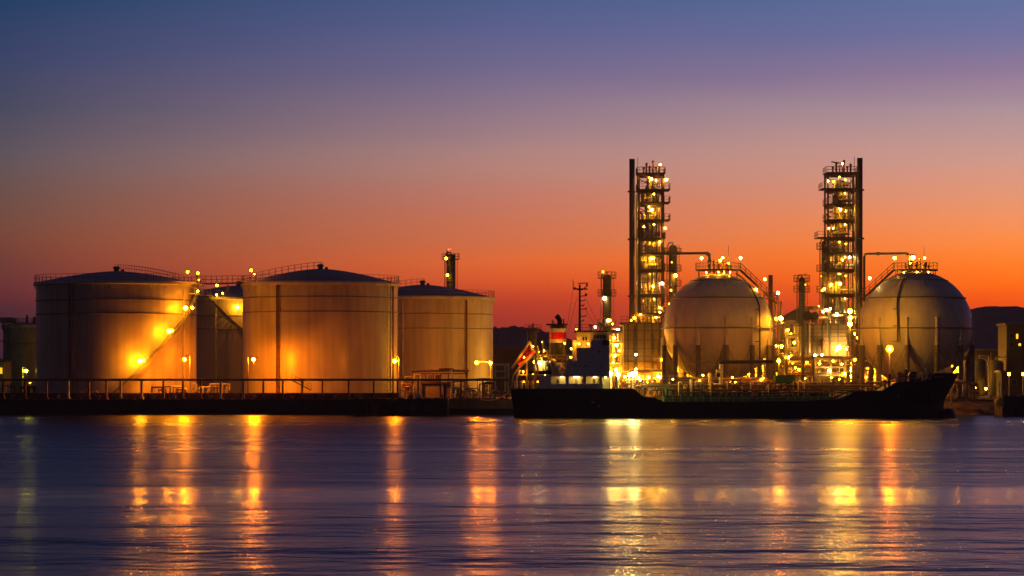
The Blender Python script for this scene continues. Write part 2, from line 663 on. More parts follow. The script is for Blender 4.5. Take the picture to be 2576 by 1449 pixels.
rows = [(486.0, -0.8), (489, 0.25), (492, 1.2), (495, 1.85), (498.5, 2.41)]
xs = [XE + i * 1.2 for i in range(70)]
vs, fs = [], []
for j, (y, z) in enumerate(rows):
    for i, x in enumerate(xs):
        vs.append((x, y + rnd.uniform(-.5, .5) * (j < 4), z + rnd.uniform(-.12, .12) * (j < 4)))
for j in range(len(rows) - 1):
    for i in range(len(xs) - 1):
        a = j * len(xs) + i
        fs.append((a, a + 1, a + 1 + len(xs), a + len(xs)))
em.add(vs, fs)
struct('embankment', em, EARTH)


def hill(pts, Y, depth):
    """wooded ridge: crest heights along x in photo pixels, falling away to both sides"""
    b = MB()
    xs2 = []
    n = 160
    x0, x1 = pts[0][0], pts[-1][0]
    for i in range(n + 1):
        px = x0 + (x1 - x0) * i / n
        for (a, ya), (c, yc) in zip(pts[:-1], pts[1:]):
            if a <= px <= c:
                u = (px - a) / (c - a)
                u = u * u * (3 - 2 * u) * 0.5 + u * 0.5
                py = ya + (yc - ya) * u
                break
        xs2.append((X(px, Y), max(GZ, Z(py, Y)) + rnd.uniform(-0.5, 0.5) + 0.8 * math.sin(i * 0.9) * math.sin(i * .37)))
    m = 14
    vs2, fs2 = [], []
    for j in range(m + 1):
        v = j / m * 2 - 1
        k = math.cos(v * math.pi / 2) ** 0.8
        for x, z in xs2:
            vs2.append((x, Y + v * depth, GZ - 1 + (z - GZ + 1) * k * 1))
    for j in range(m):
        for i in range(n):
            a = j * (n + 1) + i
            fs2.append((a, a + 1, a + n + 2, a + n + 1))
    b.add(vs2, fs2, True)
    return struct('hill', b, HILL)


hill([(960, 940), (1080, 868), (1180, 834), (1240, 824), (1300, 821), (1345, 826), (1400, 842), (1440, 856), (1500, 880), (1620, 925), (1700, 942)], 2600, 420)
hill([(2180, 940), (2250, 860), (2330, 818), (2400, 788), (2445, 776), (2490, 771), (2530, 774), (2580, 784), (2680, 800), (2800, 850), (2950, 940)], 3000, 520)


# ------------------------------------------------------------------ storage tanks
def storage_tank(label, cx, Y, rp, rimy, apexy, bands, name='storage_tank', base_y=None, group='domed storage tanks', pipes=(), rail_arc=None, vent=True):
    r = rp * Y / F
    c = (X(cx, Y), Y, GZ)
    H = Z(rimy, Y) - GZ
    HA = Z(apexy, Y) - GZ
    root = thing(name, label, 'tank', c, group)
    MB().lathe([(r, 0), (r, H)], c, 128).build('shell', CREAM, root)
    f = MB().lathe([(r + 0.002, 0), (r + 0.28, 0), (r + 0.28, 0.14), (r, 0.15)], c, 96)
    f.build('bottom_flange', SEAM, root)
    rise = HA - H
    prof = []
    for i in range(13):
        u = i / 12
        prof.append((max(0.002, r * (1 - u)), H + rise * (1 - (1 - u) ** 1.55)))
    prof[0] = (r, H)
    MB().lathe(prof, c, 96).build('roof', ROOF, root)
    tr = MB()
    tr.lathe([(r + 0.003, H - 0.55), (r + 0.42, H - 0.5), (r + 0.45, H - 0.40), (r + 0.42, H + 0.06), (r - 0.3, H + 0.09)], c, 96)
    for i in range(26):                                        # brackets under the rim girder
        t = 2 * math.pi * (i + 0.3) / 26
        u = Vector((math.sin(t), -math.cos(t), 0))
        a = Vector(c) + u * (r + 0.02)
        tr.bar(a + Vector((0, 0, H - 1.2)), a + u * 0.4 + Vector((0, 0, H - 0.5)), 0.09)
    tr.build('rim_girder', CREAM_TRIM, root)
    for y in bands:
        z = Z(y, Y) - GZ
        MB().lathe([(r + 0.003, z - 0.10), (r + 0.16, z - 0.09), (r + 0.16, z + 0.05), (r + 0.003, z + 0.09)], c, 96).build('stiffener_band', SEAM, root)
    MB().ring_rail(c, r + 0.25, GZ + H + 0.06, 1.15, 64, t=0.055).build('railing', DARK, root)
    if vent:
        v = MB()
        v.cyl((c[0], c[1], GZ + HA - 0.25), (c[0], c[1], GZ + HA + 0.45), 0.45, 0.45, 10)
        v.lathe([(0.7, 0.4), (0.5, 0.75), (0.001, 0.85)], (c[0], c[1], GZ + HA), 10)
        v.box(c[0] + 0.8, c[0] + 1.3, c[1] - .3, c[1] + .3, GZ + HA - .3, GZ + HA + .3)
        v.bar((c[0] + .3, c[1], GZ + HA - .1), (c[0] + .3, c[1], GZ + HA + 1.15), 0.12)
        v.build('roof_vent', DARK, root)
    if rail_arc is not None:                                   # handrail of the radial roof walkway
        w = MB()
        for sgn in (-0.45, 0.45):
            prev = None
            for i in range(13):
                u = i / 12
                rr = r * (1 - u)
                zz = GZ + H + rise * (1 - (1 - u) ** 1.55)
                p = Vector((c[0] + rr * math.sin(rail_arc) + sgn * math.cos(rail_arc), c[1] - rr * math.cos(rail_arc) + sgn * math.sin(rail_arc), zz))
                w.bar(p, p + Vector((0, 0, 1.1)), 0.05)
                if prev is not None:
                    w.bar(prev + Vector((0, 0, 1.1)), p + Vector((0, 0, 1.1)), 0.05)
                    w.bar(prev + Vector((0, 0, .55)), p + Vector((0, 0, .55)), 0.04)
                prev = p
        w.build('roof_walkway_rail', DARK, root)
    for px, pr, m, zt in pipes:                                # pipes running down the shell
        s = max(-0.985, min(0.985, (px - cx) / rp))
        t = math.asin(s)
        u = Vector((math.sin(t), -math.cos(t), 0))
        a = Vector(c) + u * (r + 0.25)
        pb = MB()
        zt2 = Z(zt, Y) if zt else GZ + H - 0.6
        pb.cyl((a.x, a.y, GZ), (a.x, a.y, zt2), pr, n=8)
        zz = GZ + 2
        while zz < zt2:
            pb.bar((a.x, a.y, zz), tuple(Vector((a.x, a.y, zz)) - u * 0.25), 0.16)
            zz += 3.4
        pb.build('riser_pipe', m, root)
    return root, c, r, H


def spiral_stair(root, c, r, a0, z0, a1, z1, wide=0.85, name='spiral_stair'):
    n = max(8, int(abs(a1 - a0) * r / 0.42))
    st, hr = MB(), MB()
    pi = po = None
    for i in range(n + 1):
        t = a0 + (a1 - a0) * i / n
        z = z0 + (z1 - z0) * i / n
        u = Vector((math.sin(t), -math.cos(t), 0))
        a = Vector((c[0], c[1], z)) + u * (r + 0.12)
        b = Vector((c[0], c[1], z)) + u * (r + 0.12 + wide)
        tn = Vector((math.cos(t), math.sin(t), 0)) * 0.15
        st.add([a - tn, b - tn, b + tn, a + tn, a - tn - Vector((0, 0, .05)), b - tn - Vector((0, 0, .05)), b + tn - Vector((0, 0, .05)), a + tn - Vector((0, 0, .05))],
               [(0, 1, 2, 3), (7, 6, 5, 4), (0, 4, 5, 1), (1, 5, 6, 2), (2, 6, 7, 3), (3, 7, 4, 0)])
        if po is not None:
            st.bar(po, b, 0.07, 0.34)
            st.bar(pi, a, 0.07, 0.30)
            hr.bar(po + Vector((0, 0, 1.1)), b + Vector((0, 0, 1.1)), 0.06)
            hr.bar(po + Vector((0, 0, .6)), b + Vector((0, 0, .6)), 0.05)
        if i % 3 == 0:
            hr.bar(b, b + Vector((0, 0, 1.1)), 0.05)
        pi, po = a, b
    s = st.build(name, STEEL, root)
    h = MB()
    h.v, h.f, h.sm, h.mi = hr.v, hr.f, hr.sm, hr.mi
    h.build('handrail', PALE, s)
    return s


Y1, Y2, Y3, Y4 = 520.0, 530.0, 581.0, 590.0
t1, c1, r1, H1 = storage_tank('leftmost large cream storage tank with orange glow and a spiral stair climbing its right side', 293, Y1, 200, 712, 682, (757.5, 791.6),
                              pipes=((202, 0.12, PIPE_RED, 0), (212, 0.09, PIPE_RED, 0), (470, 0.1, CREAM_TRIM, 730)), rail_arc=R(62))
s1 = spiral_stair(t1, c1, r1, R(2), GZ + 0.3, R(79), Z(742, Y1))
pl = MB()
a0 = R(74)
for k in range(9):                                             # top landing following the shell
    t = R(70) + k * R(2.6)
    u = Vector((math.sin(t), -math.cos(t), 0))
    for zz in (Z(741, Y1), Z(716, Y1)):
        m_ = Vector((c1[0], c1[1], zz)) + u * (r1 + 0.75)
        pl.cbox(m_, (1.1, 1.1, 0.12 + 0.002 * k))
pl.ring_rail(c1, r1 + 1.25, Z(741, Y1), 1.1, 8, R(69), R(96))
pl.ring_rail(c1, r1 + 1.25, Z(716, Y1), 1.1, 8, R(69), R(96))
for t in (R(72), R(80), R(92)):
    u = Vector((math.sin(t), -math.cos(t), 0))
    m_ = Vector((c1[0], c1[1], 0)) + u * (r1 + 1.2)
    pl.bar((m_.x, m_.y, Z(741, Y1)), (m_.x, m_.y, Z(706, Y1)), 0.1)
pl.build('landing', PALE, t1)
TANKL = 260
for px, py, off, st_, col, rr_ in ((352, 908, 1.35, 420, 'warm', .46), (361, 906, 1.3, 160, 'warm', .36), (425, 833, 1.35, 340, 'warm', .44), (433, 832, 1.3, 160, 'warm', .3), (467, 775, 1.25, 300, 'warm', .44), (484, 774, 1.3, 140, 'warm', .3),
                              (497, 733, 1.6, 160, 'warm', .24), (472, 684, 0.4, 120, 'sodium', .27), (498, 687, 0.8, 120, 'sodium', .27), (500, 704, 0.9, 60, 'warm', .16)):
    s = max(-0.99, min(0.99, (px - 293) / 200.0))
    rr = r1 + off
    s2 = max(-0.995, min(0.995, (px - 293) / 200.0 * r1 / rr))
    t = math.asin(s2)
    Yl = c1[1] - rr * math.cos(t)
    lamp(t1, P(px, py, Yl), col, st_, rr_, 'cap')

t2, c2, r2, H2 = storage_tank('large cream storage tank second from the left, bright orange patch at its lower left', 806, Y2, 194, 713, 676, (750.4, 786.8),
                              pipes=((711, 0.14, PIPE_RED, 0), (716.5, 0.10, PIPE_RED, 0), (988, 0.15, PIPE_RED, 0)), rail_arc=R(-80))
ld = MB()
tl = math.asin((978 - 806) / 194.0)
u = Vector((math.sin(tl), -math.cos(tl), 0))
a = Vector(c2) + u * (r2 + 0.35)
ld.ladder((a.x, a.y, GZ), (a.x, a.y, GZ + H2 + 1), 0.55, 0.07)
ld.build('ladder', DARK, t2)
stp = MB()
for i in range(16):                                            # low crossover stair at the dike
    p = P(735 + i * 3.0, 957 + i * 1.55, 513)
    stp.cbox(p, (0.34, 0.9, 0.07))
stp.bar(P(733, 956, 512.6), P(783, 982, 512.6), 0.07, 0.2)
stp.rail(P(733, 956, 512.5), P(783, 982, 512.5), 1.0, 0.8)
stp.build('crossover_stair', DARK, t2)
for px, py, off, st_, col, rr_ in ((632, 680, .3, 130, 'sodium', .28), (640, 690, .3, 60, 'warm', .15)):
    rr = r2 + off
    t = math.asin(max(-.995, min(.995, (px - 806) / 194.0 * r2 / rr)))
    lamp(t2, P(px, py, c2[1] - rr * math.cos(t)), col, st_, rr_, 'cap')

t3, c3, r3, H3 = storage_tank('cream storage tank rightmost of the tanks, set back, lit evenly amber', 1063, Y3, 177, 749, 716, (791.8, 827.9),
                              pipes=((1174, 0.17, PIPE_RED, 0), (1020, 0.1, CREAM_TRIM, 0)), rail_arc=R(-70))
t4, c4, r4, H4 = storage_tank('dim storage tank in the gap between the two front tanks, diagonal stair on its shell', 600, Y4, 172, 752, 718, (796.5, 829.7),
                              pipes=((560, 0.1, CREAM_TRIM, 0),))
spiral_stair(t4, c4, r4, R(-20), Z(750, Y4), R(60), Z(985, Y4))
p4 = MB()
for k in range(9):
    t = R(-38) + k * R(2.4)
    u = Vector((math.sin(t), -math.cos(t), 0))
    p4.cbox(Vector((c4[0], c4[1], Z(748, Y4))) + u * (r4 + 0.8), (1.3, 1.3, 0.15 + .002 * k))
p4.ring_rail(c4, r4 + 1.3, Z(748, Y4), 1.2, 8, R(-40), R(-16), 0.08)
p4.build('landing', PALE, t4)
lamp(t4, P(597, 773, c4[1] - r4 - 1.1), 'yellow', 300, .36, 'cap')
lamp(t4, P(545, 742, c4[1] - r4 - 1.0), 'yellow', 120, .22, 'cap')
lamp(t4, P(560, 738, c4[1] - r4 - 0.8), 'yellow', 80, .18, 'cap')

gw = thing('gangway', 'high steel gangway bridging the leftmost tank to the middle tank', 'gangway', P(505, 715, 521))
ga, gb = P(504, 714, 520.5), P(612, 712, 526.5)
MB().bar(ga, gb, 1.0, 0.28).build('deck', DARK, gw)
rl = MB()
for o in (-0.5, 0.5):
    rl.rail(ga + Vector((0, o, .14)), gb + Vector((0, o, .14)), 1.15, 1.2, 0.05)
rl.build('railing', DARK, gw)
lamp(gw, P(546, 718, 522.5), 'warm', 150, .24, 'cap')
gl = MB()
gl.bar(P(573, 716, 523), P(573, 745, 523), 0.35)
gl.build('hanger_post', DARK, gw)

# small old tank and shed at the far left edge
Y0 = 560.0
t0, c0, r0, H0 = storage_tank('small dim tank at the left edge, half hidden by the leftmost large tank, olive shell', 62, Y0, 52, 818, 811, (865,), name='storage_tank', vent=False, group='domed storage tanks')
vb = MB()
vb.box(X(-6, Y0), X(48, Y0), Y0 - 3, Y0 + 1, Z(814, Y0) + .1, Z(804, Y0))
vb.prism([(X(-6, Y0), Z(804, Y0)), (X(46, Y0), Z(804, Y0)), (X(38, Y0), Z(799, Y0)), (X(2, Y0), Z(799, Y0))], Y0 - 3, Y0 + 1)
vb.build('rooftop_housing', ROOF, t0)
MB().cyl(P(68, 818, Y0), P(68, 793, Y0), 0.22, n=8).build('vent_pipe', DARK, t0)
MB().cyl(P(88, 818, Y0), P(88, 797, Y0), 0.5, 0.3, n=8).build('vent_cowl', DARK, t0)
lp = MB()
lp.ladder(P(15, 985, Y0 - 4), P(15, 815, Y0 - 4), 0.9, 0.12)
lp.box(X(8, Y0), X(24, Y0), Y0 - 4.6, Y0 - 3.4, Z(905, Y0), Z(902.6, Y0))
lp.box(X(8, Y0), X(24, Y0), Y0 - 4.6, Y0 - 3.4, Z(860, Y0), Z(857.6, Y0))
lp.build('ladder', DARK, t0)
for o in t0.children:
    if o.name.startswith('shell'):
        o.data.materials[0] = mat('pale_olive_paint', (0.34, 0.31, 0.20), 0.6, 0, 0.2, 0.5, 0.3)

# ------------------------------------------------------------------ spherical gas tanks
def sphere_tank(label, cx, cy, rp, Y, ph, side, pipepts):
    r = rp * Y / F
    c = Vector((X(cx, Y), Y, Z(cy, Y)))
    root = thing('spherical_tank', label, 'gas tank', (c.x, c.y, GZ), 'spherical gas tanks')
    MB().ball(c, r, 64, 96).build('shell', SPHERE, root)
    b = MB()
    z = Z(826, Y) - c.z
    b.lathe([(r + .01, -.12), (r + 0.5, -.1), (r + 0.52, .02), (r + .01, .05)], (c.x, c.y, c.z), 96)
    b.build('equator_ring', SEAM, root)
    z2 = (cy - 750) * Y / F
    r2_ = math.sqrt(r * r - z2 * z2)
    MB().lathe([(r2_ - .02, -.1), (r2_ + 0.28, -.1), (r2_ + 0.28, .06), (r2_ - .06, .1)], (c.x, c.y, c.z + z2), 96).build('spray_ring', SEAM, root)
    z3 = (cy - 706) * Y / F
    r3_ = math.sqrt(r * r - z3 * z3)
    MB().lathe([(r3_ - .01, -.05), (r3_ + 0.14, -.05), (r3_ + 0.12, .06), (r3_ - .06, .08)], (c.x, c.y, c.z + z3), 64).build('spray_ring', SEAM, root)
    for i in range(16):
        t = 2 * math.pi * (i + .35) / 16
        u = Vector((math.sin(t), -math.cos(t), 0))
        p0 = c + u * (r3_ + .05) + Vector((0, 0, z3))
        e2 = z3 - 1.1
        p1 = c + u * (math.sqrt(r * r - e2 * e2) + .05) + Vector((0, 0, e2))
        MB().bar(p0, p1, 0.08).build('spray_nozzle_pipe', SEAM, root) if i % 2 == 0 else None
    # legs: slim steel sleeve above, thick fireproofed concrete below
    zt, zm = Z(800, Y), Z(869, Y)
    rl_ = r * 0.99
    pos = []
    for k in range(12):
        t = R(ph + 30 * k)
        u = Vector((math.sin(t), -math.cos(t), 0))
        p = Vector((c.x, c.y, 0)) + u * rl_
        pos.append(p)
        lg = MB().cyl((p.x, p.y, GZ), (p.x, p.y, zm), 0.43, n=16).build('leg', CONC_LEG, root)
        MB().cyl((p.x, p.y, zm), (p.x, p.y, zt), 0.30, n=14).build('leg_sleeve', SPHERE, lg)
        MB().box(p.x - .6, p.x + .6, p.y - .6, p.y + .6, GZ, GZ + .4).build('footing', CONC, lg)
    for k in range(12):
        p, q = pos[k], pos[(k + 1) % 12]
        br = MB()
        br.cyl((p.x, p.y, GZ + .6), (q.x, q.y, zm + .1), 0.045, n=6)
        br.cyl((q.x, q.y, GZ + .6), (p.x, p.y, zm + .1), 0.045, n=6)
        br.build('cross_brace', STEEL, root)
    # top platform
    zp = Z(680, Y)
    pr = 56 * Y / F
    t = MB()
    t.lathe([(pr * .55, -.12), (pr, -.12), (pr, .12), (pr * .55, .12), (pr * .55, -.12)], (c.x, c.y, zp), 40)
    for i in range(10):
        a = 2 * math.pi * i / 10
        x, y = c.x + pr * .9 * math.sin(a), c.y - pr * .9 * math.cos(a)
        zz = c.z + math.sqrt(max(0, r * r - (pr * .9) ** 2)) - .1
        t.bar((x, y, zz), (x, y, zp), 0.1)
    t.box(c.x - 1.6, c.x + 1.6, c.y - 1.4, c.y + 1.4, zp - .12, zp + .1)
    tp = t.build('top_platform', DARK, root)
    MB().ring_rail(c, pr, zp + .1, 1.15, 24, t=.06).build('railing', STEEL, tp)
    nz = MB()
    for dx, dy, h, rr in ((-.7, 0, 1.6, .16), (.1, -.6, 1.2, .2), (.8, .2, 1.9, .14), (1.6, -.4, 1.1, .2), (-1.6, .5, 1.2, .14), (2.3, .3, .9, .12)):
        nz.cyl((c.x + dx, c.y + dy, zp - .6), (c.x + dx, c.y + dy, zp + h), rr, n=10)
        nz.cyl((c.x + dx, c.y + dy, zp + h * .55), (c.x + dx, c.y + dy, zp + h * .55 + .22), rr * 1.9, n=10)
        nz.ball((c.x + dx, c.y + dy, zp + h), rr * 1.7, 6, 8)
    nz.build('relief_valves', RUSTY, root)
    ax = X(1833, Y) if side > 0 else X(2325.5, Y)
    MB().cyl((ax, Y + .4, zp), (ax, Y + .4, Z(617, Y)), 0.05, 0.03, 6).build('lightning_rod', DARK, root)
    # straight stair from the platform down along the shoulder
    st = MB()
    xa = c.x + side * pr
    A, Bp = Vector((xa, Y - .6, zp)), Vector((c.x + side * 147 * Y / F, Y - .6, Z(764, Y)))
    n = 34
    for i in range(n + 1):
        m_ = A.lerp(Bp, i / n)
        st.cbox(m_, (0.32, 0.85, 0.05))
    for o in (-.45, .45):
        st.bar(A + Vector((0, o, 0)), Bp + Vector((0, o, 0)), 0.08, 0.34)
    s_ = st.build('stair', DARK, root)
    hr = MB()
    for o in (-.45, .45):
        hr.rail(A + Vector((0, o, .1)), Bp + Vector((0, o, .1)), 1.15, 1.3, .055)
    hr.build('handrail', RUSTY, s_)
    # stair tower standing beside the equator
    tw = MB()
    sx0, sx1 = sorted((c.x + side * 143 * Y / F, c.x + side * 158 * Y / F))
    for x in (sx0, sx1):
        for y in (Y - 1.3, Y + 1.3):
            tw.bar((x, y, GZ), (x, y, Z(758, Y)), 0.18)
    zz = GZ + 2
    k = 0
    while zz < Z(758, Y):
        tw.box(sx0 - .1, sx1 + .1, Y - 1.4, Y + 1.4, zz, zz + .1)
        if zz + 2.6 < Z(758, Y):
            tw.bar((sx0, Y - 1.3, zz), (sx1, Y - 1.3, zz + 2.6), 0.1)
            tw.rail((sx0, Y - 1.4, zz + .1), (sx1, Y - 1.4, zz + .1), 1.0, .6, .05)
        zz += 2.6
        k += 1
    tw.build('stair_tower', STEEL, root)
    # filling pipe hugging the shell, then hanging free
    pts = []
    for px, py in pipepts:
        dx, dz = (px - cx) * Y / F, (cy - py) * Y / F
        rr = r + .35
        d2 = rr * rr - dx * dx - dz * dz
        pts.append(Vector((c.x + dx, Y - (math.sqrt(d2) if d2 > 0 else 0), c.z + dz)))
    ylow = min(p.y for p in pts)
    last = pts[-1]
    pts += [Vector((last.x, last.y, Z(905 if side > 0 else 862, Y)))]
    cl = MB().tube(pts, 0.13, 10)
    for py in (780, 822, 860):
        cl.bar((last.x - .1, last.y, Z(py, Y)), (last.x - .8, last.y + .2, Z(py, Y)), 0.12)
    cl.build('filling_pipe', BLACK, root)
    return root, c, r


YS1, YS2 = 539.0, 515.0
sp1, cs1, rs1 = sphere_tank('white spherical gas tank left of the two, standing behind the middle of the ship', 1806, 826, 137.5, YS1, 5, 1,
                            [(1852, 688), (1866, 700), (1878, 716), (1890, 738), (1900, 760), (1903, 772), (1903, 790), (1903, 808), (1903, 826)])
sp2, cs2, rs2 = sphere_tank('white spherical gas tank at the right, standing behind the bow of the ship', 2303, 826, 144, YS2, 14, -1,
                            [(2274, 692), (2266, 702), (2256, 718), (2248, 738), (2243, 755), (2241, 770), (2241, 790), (2241, 808), (2241, 826)])
lamps(sp1, YS1, [(1765, 649, 'yellow', 70, .3), (1812, 655, 'yellow', 110, .26, YS1 - 1), (1818, 648, 'yellow', 60, .2), (1863, 649, 'white', 80, .32), (1924, 702, 'yellow', 110, .34), (1902, 728, 'yellow', 110, .22, YS1 - 2.2), (1833, 662, 'warm', 50, .18, YS1 - 2)])
lamps(sp1, 533, [(1952.6, 802, 'warm', 40, .26), (1964, 801, 'yellow', 80, .38), (1953, 870, 'warm', 60, .2)])
lamps(sp2, YS2, [(2250, 649, 'yellow', 90, .32), (2296, 648, 'yellow', 110, .34), (2326, 649, 'yellow', 80, .26), (2188, 700, 'white', 90, .3), (2213, 725, 'yellow', 110, .22, YS2 - 2.2), (2290, 662, 'warm', 60, .2, YS2 - 2)])
for root_, c_, r_, ys in ((sp1, cs1, rs1, YS1), (sp2, cs2, rs2, YS2)):     # lamps hung under the platform light the cap
    for t in (-60, 0, 60, 150):
        p = Vector((c_.x + 2.4 * math.sin(R(t)), c_.y - 2.4 * math.cos(R(t)), Z(686, ys)))
        lamp(root_, p, 'yellow', 330, .12, 'cap')


def pipe_thing(name, label, cat, pts, r, m, flanges=2, group=None):
    root = thing(name, label, cat, (pts[0][0], pts[0][1], min(p[2] for p in pts)), group)
    MB().tube([Vector(p) for p in pts], r, 10).build('pipe', m, root)
    f = MB()
    for a, b in zip(pts[:-1], pts[1:]):
        a, b = Vector(a), Vector(b)
        if (b - a).length > 3:
            m_ = a.lerp(b, .3)
            d = (b - a).normalized() * .12
            f.cyl(m_ - d, m_ + d, r * 1.5, n=10)
    if f.v:
        f.build('flange', DARK, root)
    return root


pipe_thing('vent_pipe', 'dark overhead vent pipe bending down onto the top of the left spherical tank', 'pipe',
           [P(1640, 638, 560), P(1778, 637, 548), P(1782, 639, 545), P(1785, 645, 542), P(1785, 684, 539)], .24, DARK)
pipe_thing('vent_pipe', 'dark arched vent pipe rising beside the right tower onto the right spherical tank', 'pipe',
           [P(2174, 760, 545), P(2174, 646, 545), P(2176, 641, 544), P(2181, 638.5, 542), P(2278, 637.5, 520), P(2284, 639, 518), P(2287, 644, 516), P(2287, 684, 515.3)], .22, DARK)


# ------------------------------------------------------------------ process towers
def process_tower(label, xl, xr, base_y, top_y, levels, colx, colr, Y, ext, lampspec, mirror=1):
    D = 5.6
    xa, xb = X(xl, Y), X(xr, Y)
    root = thing('process_tower', label, 'tower', ((xa + xb) / 2, Y, GZ), 'process towers')
    ztop = Z(top_y, Y)
    fr = MB()
    xm1, xm2 = xa + (xb - xa) * .28, xa + (xb - xa) * .72
    for x in (xa, xb):
        for y in (Y - D / 2, Y + D / 2):
            fr.bar((x, y, GZ), (x, y, ztop), 0.34)
    for x in (xm2,):
        fr.bar((x, Y - D / 2, GZ), (x, Y - D / 2, ztop - 3), 0.22)
    zs = [Z(y, Y) for y in levels]
    for z in zs:
        for y in (Y - D / 2, Y + D / 2):
            fr.bar((xa, y, z - .25), (xb, y, z - .25), 0.28, .5)
        for x in (xa, xb):
            fr.bar((x, Y - D / 2, z - .25), (x, Y + D / 2, z - .25), 0.28, .5)
    zz = zs + []
    for i, (z0, z1) in enumerate(zip(zs[1:], zs[:-1])):         # one brace per bay on the sides, alternating on the rear
        a, b = (xa, xb) if i % 2 else (xb, xa)
        fr.bar((a, Y + D / 2, z0), (b, Y + D / 2, z1 - .5), 0.14)
        zh = (z0 + z1) / 2
        fr.bar((xa, Y - D / 2, zh), (xm1, Y - D / 2, zh), 0.12)
    fr.build('steel_frame', DARK, root)
    for i, z in enumerate(zs):
        lo, hi = xa - .35, xb + .35
        if i in ext:
            if ext[i] < 0:
                lo += ext[i]
            else:
                hi += ext[i]
        pb = MB()
        pb.box(lo, hi, Y - D / 2 - .7, Y + D / 2 + .5, z, z + .12)
        pb.bar((lo, Y - D / 2 - .7, z + .02), (hi, Y - D / 2 - .7, z + .02), .1, .26)
        p_ = pb.build('platform', DARK, root)
        rb = MB()
        rb.rail((lo, Y - D / 2 - .7, z + .1), (hi, Y - D / 2 - .7, z + .1), 1.1, 1.0, .06)
        for x in (lo, hi):
            rb.rail((x, Y - D / 2 - .7, z + .1), (x, Y + D / 2 + .4, z + .1), 1.1, 1.3, .06)
        rb.build('railing', STEEL, p_)
    cx, cr = X(colx, Y), colr * Y / F
    cl = MB()
    cl.lathe([(cr, GZ - GZ), (cr, ztop - GZ - 3.0), (cr * .86, ztop - GZ - 2.3), (cr * .5, ztop - GZ - 1.9), (.01, ztop - GZ - 1.8)], (cx, Y, GZ), 28)
    for z in zs:
        cl.lathe([(cr + .003, -.1), (cr + .1, -.1), (cr + .1, .1), (cr + .003, .1)], (cx, Y, z - 1.4), 28)
    cl.build('column_vessel', mat('vessel_lagging', (0.34, 0.31, 0.26), 0.45, 0.3, 0.3, 0.8), root)
    r2 = random.Random(int(xl))
    for k in range(26):                                         # risers of many heights inside the frame
        x = r2.uniform(xa + .3, xb - .3)
        y = Y + r2.choice((-2.2, -1.9, 1.6, 2.1)) + r2.uniform(-.2, .2)
        i0 = r2.randrange(0, len(zs) - 1)
        zt = zs[i0] - .6 - r2.random() * 1.5
        zb = max(GZ, zt - r2.uniform(9, 28))
        rr = r2.choice((.09, .12, .16, .2))
        pp = MB()
        bend = r2.choice((-1, 1)) * r2.uniform(.4, 1.2)
        pp.tube([(x, y, zb), (x, y, zt - .4), (x + bend * .4, y, zt), (x + bend, y, zt)], rr, 8)
        for q in range(3):
            zq = r2.uniform(zb, zt)
            pp.cyl((x, y, zq), (x, y, zq + .2), rr * 1.6, n=8)
        pp.build('riser_pipe', r2.choice((ALU, PALE, PALE, STEEL, ALU)), root)
    for i, (z0, z1) in enumerate(zip(zs[1:], zs[:-1])):         # vessels, exchangers and valve gear on the decks
        for k in range(3):
            x = r2.uniform(xa + .5, xb - .5)
            y = Y + r2.uniform(-2.2, -.8)
            e = MB()
            h = r2.uniform(.8, 2.1)
            if r2.random() < .5:
                e.cyl((x, y, z0 + .12), (x, y, z0 + .12 + h), r2.uniform(.22, .42), n=12)
                e.ball((x, y, z0 + .12 + h), .3, 6, 10, sz=.6)
            else:
                e.cyl((x - .7, y, z0 + .9), (x + .7, y, z0 + .9), .34, n=12)
                e.box(x - .5, x - .35, y - .2, y + .2, z0 + .12, z0 + .7)
                e.box(x + .35, x + .5, y - .2, y + .2, z0 + .12, z0 + .7)
                e.cyl((x, y, z0 + 1.2), (x, y, z0 + 1.7), .08, n=6)
            e.build('deck_vessel', r2.choice((ALU, PALE, STEEL)), root)
        ldx = xa + .6 if i % 2 else xb - .9
        MB().ladder((ldx, Y - D / 2 - .3, z0), (ldx, Y - D / 2 - .3, z1), .5, .07).build('ladder', DARK, root)
    th = MB()                                                   # top gear
    for k in range(6):
        x = xa + (xb - xa) * (.2 + .13 * k)
        h = (1.1, 1.9, 1.4, 2.3, 1.2, 1.7)[k]
        th.cyl((x, Y - 1.5 + .6 * (k % 3), ztop), (x, Y - 1.5 + .6 * (k % 3), ztop + h), .14 + .06 * (k % 2), n=8)
        th.ball((x, Y - 1.5 + .6 * (k % 3), ztop + h), .26, 6, 8)
    th.rail((xa, Y - D / 2, ztop + .1), (xb, Y - D / 2, ztop + .1), 1.1, 1.1, .06)
    th.build('top_valves', RUSTY, root)
    lamps(root, Y - D / 2 - .4, [(q[0], q[1], q[2], q[3] * 2.8, q[4] * .62) for q in lampspec], 2.2)
    # inner lamps that light the vessel through the frame
    for i, (z0, z1) in enumerate(zip(zs[1:], zs[:-1])):
        x = xa + (xb - xa) * (.62 if i % 2 else .42)
        lamp(root, (x, Y - 1.95, z1 - .75), 'yellow', 420, .12, 'disc')
        lamp(root, (x + (1.5 if i % 2 == 0 else -1.7), Y + 1.6, z1 - 1.0), 'yellow', 420, .12, 'disc')
    return root


